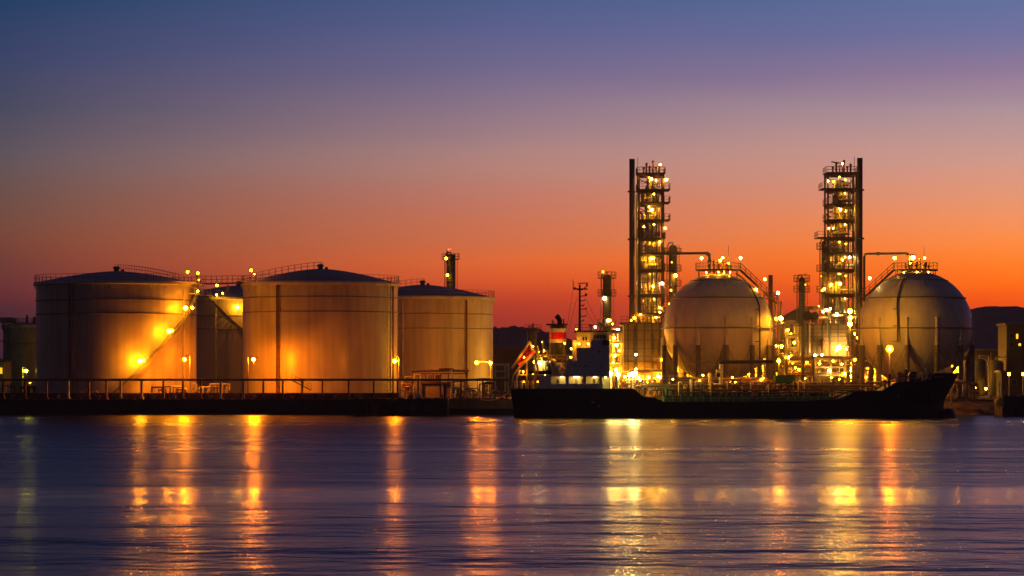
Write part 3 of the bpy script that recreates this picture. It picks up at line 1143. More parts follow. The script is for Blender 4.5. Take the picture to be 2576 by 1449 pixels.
YT = 575.0
tw1 = process_tower('left one of the two tall lit process towers, its flue stack on the left side', 1606, 1667, 813, 439, [439, 480, 512, 556, 602, 640, 680, 743, 790], 1636, 14.5, YT,
                    {1: .9, 2: .9, 3: .9}, [(1661, 414, 'yellow', 60, .3), (1676, 452, 'yellow', 80, .36), (1638.5, 450.5, 'yellow', 70, .34), (1639.5, 527.6, 'yellow', 80, .36), (1674, 574, 'yellow', 60, .28),
                    (1660, 609, 'yellow', 80, .36), (1639, 650, 'yellow', 70, .34), (1666, 712.5, 'white', 80, .34), (1643, 720.6, 'yellow', 60, .28), (1611, 790, 'warm', 80, .34), (1660, 774, 'yellow', 60, .26), (1660, 786, 'yellow', 60, .26), (1650, 798, 'yellow', 60, .26)])
tw2 = process_tower('right one of the two tall lit process towers, its flue stack on the right side', 2079, 2150, 813, 437.5, [437.5, 477.6, 517, 556, 600, 638, 680, 742, 790], 2112, 15, YT,
                    {1: -.8, 4: -1.6}, [(2119, 412, 'yellow', 60, .28), (2083, 455.5, 'yellow', 80, .34), (2097, 457, 'yellow', 60, .3), (2114.5, 527, 'yellow', 80, .36), (2085, 574, 'yellow', 50, .28), (2096, 574, 'yellow', 60, .28),
                    (2138, 647, 'white', 60, .28), (2120, 654, 'yellow', 80, .34), (2113.5, 714, 'yellow', 80, .36), (2091, 716, 'yellow', 60, .28), (2160.7, 722, 'yellow', 80, .36), (2074, 727, 'yellow', 60, .28),
                    (2138.5, 783, 'white', 110, .45), (2105, 790, 'white', 110, .45), (2072, 784, 'yellow', 60, .3), (2160, 786, 'yellow', 60, .3)])
fl = MB()
fl.bar(P(2091, 407, YT), P(2118, 411, YT), .22)
fl.bar(P(2118, 440, YT), P(2118, 409, YT), .14)
fl.build('jib_arm', DARK, tw2)


def column(label, cx, Y, rp, base_y, top_y, decks, m, cap='dome', lampspec=(), name='column_vessel', group='distillation columns', cat='column', extra=True):
    r = rp * Y / F
    zb = Z(base_y, Y) if base_y else GZ
    zt = Z(top_y, Y)
    c = (X(cx, Y), Y, zb)
    root = thing(name, label, cat, c, group)
    b = MB()
    if cap == 'dome':
        b.lathe([(r, 0), (r, zt - zb - r * .6), (r * .8, zt - zb - r * .25), (r * .4, zt - zb - .05), (.003, zt - zb)], c, 28)
    else:
        b.lathe([(r, 0), (r, zt - zb), (r * .8, zt - zb), (r * .8, zt - zb - 1.5)], c, 28)
    b.build('shell', m, root)
    zz = zb + 3
    rg = MB()
    while zz < zt - 1:
        rg.lathe([(r + .003, -.07), (r + .07, -.07), (r + .07, .07), (r + .003, .07)], (c[0], c[1], zz), 24)
        zz += 4.1
    rg.build('flange_ring', DARK, root)
    for y in decks:
        z = Z(y, Y)
        d = MB()
        d.lathe([(r + .003, -.06), (r + .95, -.06), (r + .95, .06), (r + .003, .06)], (c[0], c[1], z), 24)
        p_ = d.build('platform', DARK, root)
        MB().ring_rail((c[0], c[1]), r + .93, z + .05, 1.1, 12, t=.06).build('railing', DARK, p_)
    if extra:
        MB().ladder((c[0] + r + .25, Y - .3, zb), (c[0] + r + .25, Y - .3, zt), .45, .07).build('ladder', DARK, root)
        MB().tube([(c[0] - r - .3, Y - .2, zb), (c[0] - r - .3, Y - .2, zt - .4), (c[0] - r + .1, Y, zt + .4), (c[0], Y, zt + .4), (c[0], Y, zt - .2)], .11, 8).build('overhead_pipe', STEEL, root)
    lamps(root, Y - r - .6, lampspec, 0.9)
    return root


def stack(label, cx, Y, rp, base_y, top_y, brackets, tower_x):
    r = rp * Y / F
    root = thing('flue_stack', label, 'chimney', (X(cx, Y), Y, Z(base_y, Y)), 'flue stacks')
    zb, zt = Z(base_y, Y), Z(top_y, Y)
    c = (X(cx, Y), Y, zb)
    MB().lathe([(r * 1.1, 0), (r, 4), (r, zt - zb), (r * .8, zt - zb), (r * .8, zt - zb - 2)], c, 24).build('shaft', DARK, root)
    b = MB()
    for y in brackets:
        z = Z(y, Y)
        b.lathe([(r + .003, -.15), (r + .3, -.15), (r + .3, .15), (r + .003, .15)], (c[0], c[1], z), 20)
        b.bar((c[0], Y, z), (X(tower_x, Y), Y, z), .3)
    b.build('bracket', DARK, root)
    sgn = 1 if tower_x > cx else -1
    MB().cyl((c[0] + sgn * (r + .55), Y - .3, zb), (c[0] + sgn * (r + .55), Y - .3, zt + .2), .05, n=6).build('lightning_rod', STEEL, root)
    if True:
        MB().cyl((c[0] + sgn * (r + .3), Y - .5, zb), (c[0] + sgn * (r + .3), Y - .5, Z(brackets[0], Y) - .5), .17, n=8).build('downcomer_pipe', ALU, root)
    return root


st1 = stack('tall dark flue stack standing left of the left process tower', 1590, YT - 3.5, 7, 813, 400, (482, 602, 745), 1604)
st2 = stack('tall dark flue stack standing right of the right process tower', 2163, YT - 3.5, 7, 813, 397.5, (478, 600, 742), 2152)
lamp(st1, P(1596, 800, YT - 5.5), 'warm', 90, .3)
lamp(st1, P(1588, 806, YT - 6), 'warm', 60, .2)

column('slimmer lit column hugging the right side of the left process tower', 1692, YT - 1, 10, 0, 616, (640, 682, 720, 760), STEEL, lampspec=[(1699.5, 693, 'yellow', 80, .34), (1690, 660, 'yellow', 20, .12), (1688, 730, 'yellow', 40, .2), (1685, 765, 'yellow', 60, .26)])
column('slimmer column on the left side of the right process tower, small platform near its top', 2073, YT - 1, 6.5, 0, 606, (627, 682, 735), STEEL, lampspec=[(2068, 731, 'yellow', 60, .24), (2066, 695, 'yellow', 20, .12)])
column('dark column with a small gas flame, between ship mast and left tower', 1527, 560, 10.5, 0, 690, (700, 745, 820), DARK, lampspec=[(1521, 750.6, 'white', 60, .34), (1517, 684, 'warm', 60, .2), (1529, 806, 'white', 90, .38), (1534, 806, 'yellow', 60, .28), (1541, 815, 'yellow', 60, .2)])
column('distant dark column with a red light on top, rising behind the back right storage tank', 1134, 640, 11, 0, 640, (652,), DARK, cap='flat', lampspec=[(1122.5, 650, 'yellow', 40, .3), (1125.5, 692, 'yellow', 40, .28)])
rl_ = [o for o in bpy.data.objects if o.name.startswith('column_vessel') and o.parent is None][-1]
MB().tube([P(1125, 645, 639), P(1125, 627, 639), P(1131, 626, 639)], .12, 6).build('flare_tip', DARK, rl_)
lamp(rl_, P(1128, 627.5, 639), 'red', 4, .28)
lamp(rl_, P(1133, 626.5, 639), 'red', 3, .2)
column('short dark column with a platform, left of the right process tower', 2017, 565, 8, 0, 697, (708, 735), DARK, lampspec=[(2026, 716, 'yellow', 20, .14)])
ar = [o for o in bpy.data.objects if o.name.startswith('column_vessel') and o.parent is None][-1]
MB().bar(P(2021, 692, 564.5), P(2030, 688, 564.5), .12).build('davit', DARK, ar)
column('plain brown chimney just right of the left spherical tank', 1938.5, 575, 5.5, 0, 692, (752,), RUSTY, cap='flat', name='chimney', group='flue stacks', cat='chimney', extra=False)
column('dim stubby column with an antenna, in front of the left hill', 1340, 600, 10, 0, 826, (832,), OLIVE, cap='flat', name='column_vessel')
ob = [o for o in bpy.data.objects if o.name.startswith('column_vessel') and o.parent is None][-1]
MB().bar(P(1341, 828, 600), P(1341, 812, 600), .25).bar(P(1336, 818, 600), P(1346, 818, 600), .15).build('antenna', DARK, ob)


# ------------------------------------------------------------------ furnace houses
def furnace(label, x0, x1, y0, Y, D, cols, rows_, lampspec, pipes=()):
    xa, xb, zt = X(x0, Y), X(x1, Y), Z(y0, Y)
    root = thing('furnace_house', label, 'furnace', ((xa + xb) / 2, Y, GZ), 'furnace houses')
    MB().box(xa, xb, Y, Y + D, GZ, zt).build('wall', FURN, root)
    f = MB()
    n = len(cols)
    for px in cols:
        x = X(px, Y)
        f.box(x - .14, x + .14, Y - .16, Y - .003, GZ, zt + .004)
    f.build('frame_post', DARK, root)
    h = MB()
    for py in rows_:
        z = Z(py, Y)
        h.box(xa - .1, xb + .1, Y - .12, Y - .004, z - .07, z + .07)
    h.build('frame_girt', DARK, root)
    MB().box(xa - .25, xb + .25, Y - .3, Y + D + .3, zt, zt + .22).build('roof_slab', DARK, root)
    MB().rail((xa, Y - .25, zt + .22), (xb, Y - .25, zt + .22), 1.1, 1.0, .06).build('roof_rail', DARK, root)
    for px, ya, yb, m, rr in pipes:
        MB().cyl(P(px, yb, Y - .5), P(px, ya, Y - .5), rr, n=8).build('downpipe', m, root)
    w = MB()
    w.box(xa - .3, xb + .3, Y - 1.2, Y - .17, Z(910, Y), Z(908.5, Y))
    w.build('walkway', DARK, root)
    MB().rail((xa - .3, Y - 1.2, Z(908.5, Y)), (xb + .3, Y - 1.2, Z(908.5, Y)), 1.1, 1.2, .06).build('walkway_rail', STEEL, root)
    lamps(root, Y - 2.2, lampspec, 4.5)
    return root


fu1 = furnace('lit ochre furnace house with dark posts below the left process tower', 1563, 1672, 814, 568, 4.0, (1563.5, 1580, 1602, 1621, 1640, 1660, 1671.5), (832, 855, 877, 896),
              [(1600, 930, 'yellow', 90, .3), (1600, 892, 'white', 40, .22), (1647, 955, 'yellow', 90, .36), (1660, 950, 'yellow', 70, .3), (1628, 962, 'warm', 60, .25), (1665, 905, 'warm', 60, .22)],
              ((1598, 820, 935, DARK, .3), (1620, 860, 935, RUSTY, .12), (1641, 840, 930, DARK, .2), (1656, 860, 940, RUSTY, .14), (1664, 850, 950, ALU, .15)))
fu2 = furnace('lit ochre furnace house with panel grid below the right process tower', 2018, 2134, 817, 568, 4.0, (2018.5, 2047, 2069, 2089, 2108, 2133.5), (828, 837, 847, 858, 868),
              [(2110.4, 873.6, 'white', 110, .42), (2104, 881, 'yellow', 60, .26), (2129, 878, 'yellow', 60, .26), (2100, 900, 'yellow', 60, .25), (2050, 893, 'white', 60, .22), (2068, 893, 'white', 60, .22)],
              ((2070.5, 855, 893, RUSTY, .35), (2036, 815, 890, PALE, .16), (2133, 838, 900, RUSTY, .3), (2022, 820, 900, PALE, .3)))

# ------------------------------------------------------------------ street lamps of the terminal
lamp_post('greenish yellow lamp post before the small tank at the left edge', 66, 933, 535, GZ, -0.65, 'green', 170, .32, 'cap')
lamp_post('orange lamp post low on the right of the leftmost large tank', 464, 904, 503, GZ, 0.95, 'sodium', 1900, .34)
lamp_post('orange lamp post casting the bright patch on the second large tank', 638, 904, 510.5, GZ, -0.95, 'sodium', 3400, .36, 'wide', pm=DARK)
lamp_post('bright orange lamp post at the right edge of the second large tank', 993, 908, 505, GZ, 0.7, 'sodium', 1000, .38, 'cap')
lamp_post('twin orange lamp post before the amber rightmost storage tank', 1234, 913, 543, GZ, 0.0, 'sodium', 1900, .34, 'cap', two=(1199, 912))
dp = [o for o in bpy.data.objects if o.name.startswith('lamp_post')][-1]
MB().bar(P(1234, 911, 545), P(1199, 910, 545), .12).build('arm', PALE, dp)
lamp_post('orange lamp post with a tall pale pole before the right spherical tank', 2238, 877.5, 495.6, 2.3, 0.0, 'sodium', 2300, .44, 'shield', pm=PALE)
lamp_post('slim lamp post just right of the brown chimney and left spherical tank', 1957.5, 737, 560, GZ, 0.0, 'white', 200, .32, 'disc', pm=STEEL)
lamp_post('orange lamp post low between the two spherical tanks', 1959, 908, 512, GZ, 0.0, 'sodium', 900, .36, 'cap')
lamp_post('added tall pale mast lighting the left flank of the right spherical tank', 2138, 783, 498.6, GZ, 0.0, 'yellow', 620, .42, 'cap', two=(2138, 815))  # mast added to light the left side of the sphere
lamp_post('pale lamp post before the low building at the right edge', 2538, 941, 525, GZ, 0.0, 'yellow', 70, .34, 'disc')
lamp_post('pale lamp post cut by the right edge of the picture', 2574, 941, 525, GZ, 0.0, 'yellow', 70, .34, 'disc')
lamp_post('small pale lamp post beside the greenish yellow one at the left', 76, 964, 530, GZ, 0.0, 'yellow', 60, .2, 'cap')

# ------------------------------------------------------------------ quayside pipeline on posts, dike wall
YG = 498.0
gp = thing('quay_pipeline', 'long rust red pipeline carried on posts along the quay edge', 'pipeline', (X(400, YG), YG, GZ))
zg = Z(955.5, YG)
MB().cyl((X(-30, YG), YG, zg), (X(1285, YG), YG, zg), .19, n=10).cyl((X(-30, YG), YG + .5, zg - .05), (X(1285, YG), YG + .5, zg - .05), .12, n=8).build('pipe', RUSTY, gp)
for px in (8, 63, 117, 171, 223, 267, 303, 356, 411, 460, 505, 555, 612, 662, 711, 760, 811, 877, 940, 1000, 1052, 1108, 1160, 1215, 1262):
    big = px in (171, 303, 356, 555, 612)
    x = X(px, YG)
    MB().box(x - .13 - .05 * big, x + .13 + .05 * big, YG - .15, YG + .65, GZ + .3, zg - .19).box(x - .3, x + .3, YG - .3, YG + .8, GZ, GZ + .3).build('post', PALE if big else RUSTY, gp)
kb = MB()
for i in range(60):                                            # short kerb blocks along the edge
    x = X(-40, 496) + i * 1.45
    kb.box(x, x + 1.28, 495.3, 495.75, GZ + .014, GZ + .2)
kb.build('quay_kerb', CONC_BR)['kind'] = 'structure'
bo = None
for i, px in enumerate((30, 145, 250, 385, 440, 530, 640, 735, 840, 1165, 1235)):
    lc = (X(px, 496.6), 496.6, GZ)
    if bo is None:
        b = MB().cyl(lc, (lc[0], lc[1], GZ + .5), .2, .17, 12)
        b.lathe([(.17, .45), (.32, .52), (.33, .62), (.2, .70), (.01, .72)], lc, 12)
        bo = b.build('bollard', STEEL, None, rel=lc)
        tag(bo, 'small iron mooring bollard standing on the quay edge', 'bollard', 'bollards along the quay edge')
    else:
        o = bo.copy()
        C.objects.link(o)
        o.location = lc
dk = thing('dike_wall', 'low brown concrete dike wall standing in front of the storage tanks', 'wall', (X(500, 501), 501, GZ))
w = MB().box(X(-60, 501), X(1003, 501), 501, 501.4, GZ, Z(988.5, 501)).box(X(1003, 501) - .4, X(1003, 501), 501.4, 575, GZ, Z(988.5, 501))
w.build('wall', CONC_BR, dk)
w = MB()
x = X(-50, 501)
while x < X(1000, 501):
    w.box(x, x + .35, 500.8, 500.997, GZ, Z(989.5, 501))
    x += 3.05
w.build('buttress', CONC, dk)


def manifold(label, x0, x1, Y, h, seed, m=None, lampspec=(), n=9, group='pipe manifolds'):
    """knee-high jumble of pipes and valves on a skid"""
    r2 = random.Random(seed)
    xa, xb = X(x0, Y), X(x1, Y)
    root = thing('pipe_manifold', label, 'pipework', ((xa + xb) / 2, Y, GZ), group)
    MB().box(xa, xb, Y - .8, Y + .8, GZ + .003, GZ + .22).build('skid', STEEL, root)
    for k in range(n):
        x = xa + (xb - xa) * (k + r2.uniform(.2, .8)) / n
        hh = h * r2.uniform(.4, 1)
        b = MB()
        rr = r2.uniform(.08, .17)
        y = Y + r2.uniform(-.6, .6)
        x2 = min(xb, max(xa, x + r2.choice((-1, 1)) * r2.uniform(.6, 2.2)))
        b.tube([(x, y, GZ + .2), (x, y, GZ + hh), (x2, y, GZ + hh), (x2, y, GZ + hh * r2.uniform(.2, .7))], rr, 8)
        b.cyl((x, y, GZ + hh * .5), (x, y, GZ + hh * .5 + .16), rr * 1.8, n=8)
        b.build('pipe', r2.choice((PALE, ALU, STEEL, RUSTY)) if m is None else r2.choice((m, PALE)), root)
        if k % 2 == 0:
            v = MB()
            v.ball((x2, y, GZ + hh * .7), rr * 2.1, 6, 8)
            v.cyl((x2, y, GZ + hh * .7), (x2, y, GZ + hh * .7 + .7), .04, n=6)
            v.lathe([(.24, -.03), (.30, 0), (.24, .03), (.20, 0), (.24, -.03)], (x2, y, GZ + hh * .7 + .7), 10)
            v.build('valve', r2.choice((PIPE_RED, STEEL)), root)
    MB().rail((xa, Y - .85, GZ + .2), (xb, Y - .85, GZ + .2), 1.1, 1.1, .05).build('railing', PALE, root)
    lamps(root, Y - 1, lampspec)
    return root


manifold('small pipe manifold at the foot of the leftmost large tank, right of centre', 380, 470, 504, 2.2, 1)
manifold('pipe manifold in the gap between the two front storage tanks', 488, 575, 506, 2.6, 2, PALE)
manifold('short red pipe manifold at the foot of the leftmost large tank, left side', 205, 245, 504, 1.4, 3, PIPE_RED, n=5)
manifold('pipe manifold right of the second large tank, beside the brick hut', 1005, 1060, 508, 4.2, 4, None, n=10)
manifold('wide pipe manifold between the brick hut and the ship stern', 1138, 1245, 509, 3.6, 5, None, n=16)
manifold('low pipe manifold on the quay edge beside the ship stern', 1150, 1280, 500, 1.6, 6, None, n=14)
manifold('dim pipe manifold at the left edge beneath the small tank', -8, 90, 520, 3.0, 7, None, n=12)

# pipe bridge in front of the rightmost storage tank
pb_ = thing('pipe_bridge', 'pipe bridge on steel legs in front of the amber rightmost tank', 'pipe bridge', P(1100, 985, 515))
b = MB()
Yb = 515
for px in (1052, 1071, 1090, 1108, 1128, 1175):
    b.bar((X(px, Yb), Yb - .6, GZ), (X(px, Yb), Yb - .6, Z(938, Yb)), .2)
    b.bar((X(px, Yb), Yb + .6, GZ), (X(px, Yb), Yb + .6, Z(938, Yb)), .2)
b.box(X(1040, Yb), X(1178, Yb), Yb - .9, Yb + .9, Z(941, Yb), Z(938, Yb))
b.box(X(1050, Yb), X(1130, Yb), Yb - .9, Yb + .9, Z(957, Yb), Z(954, Yb))
b.build('frame', RUSTY, pb_)
for k, (y, rr, m) in enumerate(((-.5, .16, PIPE_RED), (0, .22, PALE), (.5, .14, ALU))):
    MB().tube([(X(1036, Yb), Yb + y, Z(936, Yb) + rr), (X(1105, Yb), Yb + y, Z(936, Yb) + rr), (X(1106, Yb), Yb + y, Z(931 + 2 * k, Yb) + rr), (X(1140, Yb), Yb + y, Z(931 + 2 * k, Yb) + rr), (X(1141, Yb), Yb + y, Z(936, Yb) + rr), (X(1180, Yb), Yb + y, Z(936, Yb) + rr)], rr, 8).build('pipe', m, pb_)
for px in (1078, 1095, 1101):
    MB().box(X(px, Yb), X(px + 9, Yb), Yb - .5, Yb + .5, Z(953.8, Yb), Z(943, Yb)).build('cabinet', STEEL, pb_)
MB().cyl(P(1137, 985, 507), P(1137, 928, 507), .13, n=8).build('standpipe', PALE, pb_)

hu = thing('brick_hut', 'small flat roofed ochre hut with a dark doorway behind the jetty', 'hut', P(1098, 1001, 508))
Yh = 508.0
b = MB().box(X(1062, Yh), X(1116, Yh), Yh, Yh + 3.4, GZ + .003, Z(965, Yh))
b.box(X(1116, Yh) + .003, X(1121, Yh), Yh + .7, Yh + 3.4, GZ + .003, Z(965.2, Yh)).box(X(1121, Yh) + .003, X(1133, Yh), Yh + .2, Yh + 3.4, GZ + .003, Z(965, Yh))
b.build('wall', OCHRE, hu)
MB().box(X(1058, Yh), X(1136, Yh), Yh - .35, Yh + 3.7, Z(965, Yh) + .002, Z(961, Yh)).build('roof', CONC_BR, hu)
MB().box(X(1116.4, Yh), X(1120.6, Yh), Yh + .62, Yh + .69, GZ + .003, Z(970, Yh)).build('door', DARK, hu)
MB().box(X(1064, Yh), X(1110, Yh), Yh + .6, Yh + 1.6, Z(961, Yh) + .002, Z(957, Yh)).build('roof_duct', RUSTY, hu)

pf = thing('portal_frame', 'pale steel portal frame with dark cabinets beside the ship stern', 'steel frame', P(1258, 985, 506))
b = MB()
Yp = 506
for px in (1246, 1271, 1279):
    b.bar(P(px, 985, Yp), P(px, 918, Yp), .3)
b.bar(P(1240, 917, Yp), P(1283, 917, Yp), .35)
b.bar(P(1246, 934, Yp), P(1271, 934, Yp), .2)
b.bar(P(1246, 950, Yp), P(1271, 950, Yp), .2)
b.build('frame', PALE, pf)
for px, py in ((1253, 932), (1263, 948), (1254, 949)):
    MB().box(X(px, Yp), X(px + 7, Yp), Yp - .4, Yp + .4, Z(py, Yp), Z(py - 9, Yp)).build('cabinet', DARK, pf)

# mooring jetties standing in the water
def jetty(label, x0, x1, Y, depth, legs, top_py, under_py):
    root = thing('jetty', label, 'jetty', (X((x0 + x1) / 2, Y), Y, 0), 'concrete mooring jetties')
    zt, zu = Z(top_py, Y), Z(under_py, Y)
    MB().box(X(x0, Y), X(x1, Y), Y, Y + depth, zu, zt).build('deck', CONC_DK, root)
    for px, wd in legs:
        MB().box(X(px, Y), X(px + wd, Y), Y + .15, Y + depth - .4, -2, zu).build('pile', CONC_DK, root)
    k = MB()
    x = X(x0, Y)
    while x < X(x1, Y) - .6:
        k.box(x, x + 1.0, Y + .1, Y + .4, zt, zt + .16)
        x += 1.4
    k.build('kerb', CONC_BR, root)
    for px in (x0 + 12, x1 - 14):
        bl = MB().cyl((X(px, Y), Y + 1, zt), (X(px, Y), Y + 1, zt + .5), .16, n=10)
        bl.lathe([(.26, .44), (.28, .55), (.2, .62), (.01, .62)], (X(px, Y), Y + 1, zt), 10)
        bl.build('bollard', DARK, root)
    return root


jetty('dark concrete jetty on thick piles in the water, left of the ship', 890, 1126, 482, 9, ((890, 26), (931, 4), (951, 23), (983, 7), (1003, 30), (1058, 8), (1088, 38)), 1003, 1017.5)
jt = [o for o in bpy.data.objects if o.name.startswith('jetty')][0]
for px in (936, 1033, 1066):
    MB().box(X(px, 482), X(px + 15, 482), 481.8, 482.6, Z(1034, 482), Z(1018.5, 482)).build('fender', RUSTY, jt)  # added blocks: rust colour stands for reddish light on the wall behind
jetty('dark concrete jetty at the right edge, beyond the bow', 2522, 2640, 478, 9, ((2522, 30), (2560, 14), (2590, 30)), 997, 1024)
ff = thing('fender', 'yellow rubber fender hanging on a pole beside the right edge jetty', 'fender', P(2512, 1015, 477))
Yf = 477
MB().cyl(P(2516, 1024, Yf), P(2516, 1000, Yf), .55, .55, 12).ball(P(2512, 1012, Yf), .62, 8, 12).build('fender_body', YELL, ff)
MB().cyl(P(2514, 1046, Yf), P(2514, 962, Yf), .07, n=8).build('pole', PALE, ff)
wk = thing('workbench', 'pale equipment box on the edge of the left jetty deck', 'box', P(1000, 1003, 486))
for i, (px, w_) in enumerate(((1028, 12), (1046, 12))):
    MB().box(X(px, 486), X(px + w_, 486), 486, 487, Z(1003, 482), Z(992, 486)).build('crate', PALE if i else STEEL, wk)


# ------------------------------------------------------------------ plant behind the ship
def pipe_rack(label, x0, x1, Y, tiers, step, seed, lampspec=(), ground=GZ, depth=2.6, np_=5, m=RUSTY):
    r2 = random.Random(seed)
    xa, xb = X(x0, Y), X(x1, Y)
    root = thing('pipe_rack', label, 'pipe rack', ((xa + xb) / 2, Y, ground), 'pipe racks')
    f = MB()
    n = max(1, round((xb - xa) / step))
    zt = Z(tiers[0], Y)
    for i in range(n + 1):
        x = xa + (xb - xa) * i / n
        f.bar((x, Y, ground), (x, Y, zt), .22)
        f.bar((x, Y + depth, ground), (x, Y + depth, zt), .22)
        for t in tiers:
            f.bar((x, Y, Z(t, Y) - .15), (x, Y + depth, Z(t, Y) - .15), .2)
    for t in tiers:
        f.bar((xa, Y, Z(t, Y) - .15), (xb, Y, Z(t, Y) - .15), .2, .28)
    f.build('frame', m, root)
    for t in tiers:
        for k in range(np_):
            rr = r2.choice((.08, .11, .15, .2))
            y = Y + .25 + (depth - .5) * k / max(1, np_ - 1)
            za = Z(t, Y) + rr
            p0 = xa + (xb - xa) * r2.uniform(0, .25)
            p1 = xb - (xb - xa) * r2.uniform(0, .25)
            if r2.random() < .5:
                pts = [(p0, y, max(ground + .5, za - r2.uniform(2, 4))), (p0, y, za), (p1, y, za)]
            else:
                pts = [(p0, y, za), (p1, y, za), (p1, y, max(ground + .5, za - r2.uniform(2, 4)))]
            MB().tube(pts, rr, 8).build('pipe', r2.choice((ALU, ALU, PALE, STEEL, RUSTY)), root)
    lamps(root, Y - .5, lampspec)
    return root


def drum(label, px, py, Y, ln, r, m=ALU, lampspec=(), seed=0):
    c = P(px, py, Y)
    root = thing('horizontal_drum', label, 'drum', (c.x, Y, GZ), 'horizontal drums')
    b = MB()
    b.cyl((c.x - ln / 2, Y, c.z), (c.x + ln / 2, Y, c.z), r, n=20)
    b.ball((c.x - ln / 2, Y, c.z), r * .98, 8, 16)
    b.ball((c.x + ln / 2, Y, c.z), r * .98, 8, 16)
    b.build('shell', m, root)
    for s in (-.32, .32):
        MB().box(c.x + ln * s - .2, c.x + ln * s + .2, Y - r * .8, Y + r * .8, GZ, c.z - r * .5).build('saddle', CONC_LEG, root)
    MB().cyl((c.x, Y, c.z + r), (c.x, Y, c.z + r + .8), .12, n=8).cyl((c.x, Y, c.z + r + .5), (c.x, Y, c.z + r + .62), .24, n=8).build('nozzle', DARK, root)
    lamps(root, Y - r - .5, lampspec)
    return root


def vessel(label, px, Y, rp, top, m, lampspec=(), legs=True):
    r = rp * Y / F
    zt = Z(top, Y)
    x = X(px, Y)
    root = thing('upright_vessel', label, 'vessel', (x, Y, GZ), 'upright vessels')
    zb = GZ + (1.3 if legs else 0)
    MB().lathe([(.01, 0), (r * .6, .1), (r, .5), (r, zt - zb - .6), (r * .7, zt - zb - .18), (.01, zt - zb)], (x, Y, zb), 20).build('shell', m, root)
    if legs:
        for a in (45, 135, 225, 315):
            q = Vector((x + r * .85 * math.sin(R(a)), Y + r * .85 * math.cos(R(a)), 0))
            MB().bar((q.x, q.y, GZ), (q.x, q.y, zb + .6), .14).build('leg', STEEL, root)
    MB().tube([(x, Y, zt - .1), (x, Y, zt + .5), (x + r + .5, Y, zt + .5), (x + r + .5, Y, GZ)], .1, 8).build('overhead_pipe', PALE, root)
    lamps(root, Y - r - .5, lampspec)
    return root


# long low process building that closes the view at ground level
def shed(label, x0, x1, py, Y, D, m, name='shed', cat='building', group='low plant buildings', windows=(), gable=None, lampspec=(), roofm=None):
    xa, xb, zt = X(x0, Y), X(x1, Y), Z(py, Y)
    root = thing(name, label, cat, ((xa + xb) / 2, Y, GZ), group)
    MB().box(xa, xb, Y, Y + D, GZ, zt).build('wall', m, root)
    rb = MB()
    if gable:
        rb.prism([(xa - .3, zt + .002), (xb + .3, zt + .002), (xb + .3, Z(gable[1], Y)), (xa - .3, Z(gable[0], Y))], Y - .4, Y + D + .4)
    else:
        rb.box(xa - .3, xb + .3, Y - .4, Y + D + .4, zt + .002, zt + .4)
    rb.build('roof', roofm or DARK, root)
    rib = MB()
    x = xa + .6
    while x < xb:
        rib.box(x, x + .12, Y - .08, Y - .004, GZ, zt - .01)
        x += 2.2
    rib.build('wall_rib', m, root)
    for (a, b_, c_, d_, lit) in windows:
        fm = MB()
        fm.box(X(a, Y) - .08, X(b_, Y) + .08, Y - .1, Y - .005, Z(d_, Y) - .08, Z(c_, Y) + .08)
        fr = fm.build('window', STEEL, root)
        MB().box(X(a, Y), X(b_, Y), Y - .13, Y - .104, Z(d_, Y), Z(c_, Y)).build('pane', glow('yellow', lit) if lit else GLASS, fr)
    lamps(root, Y - 1, lampspec, PLANT * 2.6)
    return root


shed('long low process shed closing the view behind the left spherical tank', 1672, 1950, 925, 600, 8, OCHRE, lampspec=[(1700, 935, 'yellow', 140, .34), (1716, 918, 'yellow', 140, .34), (1735, 938, 'yellow', 110, .3), (1778, 942, 'yellow', 120, .3), (1838, 940, 'yellow', 140, .34), (1868, 930, 'yellow', 150, .36), (1905, 935, 'yellow', 120, .3), (1925, 915, 'yellow', 120, .3)])
shed('long low process shed closing the view between the spherical tanks', 1955, 2165, 912, 596, 8, OCHRE, lampspec=[(2079, 932, 'white', 110, .36), (2079, 944, 'white', 110, .42), (2139, 929, 'yellow', 150, .46), (2139, 946, 'yellow', 150, .46), (2126, 934, 'yellow', 120, .36), (1978, 921, 'yellow', 120, .4), (2040, 935, 'warm', 60, .26), (2011, 945, 'warm', 60, .26), (2155, 925, 'yellow', 90, .3)])
shed('long low process shed closing the view behind the right spherical tank', 2170, 2432, 932, 600, 8, OCHRE, lampspec=[(2208, 930, 'yellow', 140, .36), (2195, 950, 'warm', 110, .3), (2265, 945, 'warm', 110, .3), (2300, 948, 'warm', 110, .3), (2360, 950, 'warm', 90, .3), (2416, 913, 'warm', 90, .3), (2412, 935, 'warm', 80, .28), (2280, 920, 'yellow', 80, .3)])
shed('sloping roofed conveyor house left of the short dark column', 1968, 2012, 812, 572, 6, RUSTY, gable=(800, 772), name='conveyor_house', lampspec=[(1966, 812, 'warm', 40, .22)])
pipe_rack('tall pipe rack between left spherical tank and right furnace house', 1950, 2016, 560, (820, 860, 893, 925), 3.0, 21, [(1965.4, 871.5, 'yellow', 110, .4), (1987.6, 895, 'yellow', 70, .36), (1982, 895, 'yellow', 70, .3), (1975, 845, 'yellow', 30, .18), (2005, 850, 'yellow', 30, .18), (1995, 915, 'sodium', 60, .24)], m=STEEL)
pipe_rack('two tier pipe rack in front of the right furnace house', 1980, 2162, 545, (902, 919, 940), 4.0, 22, [(2010, 930, 'warm', 50, .22), (2060, 908, 'warm', 60, .22), (2096, 909, 'warm', 60, .22), (2150, 905, 'warm', 60, .22), (2030, 912, 'warm', 50, .2)])
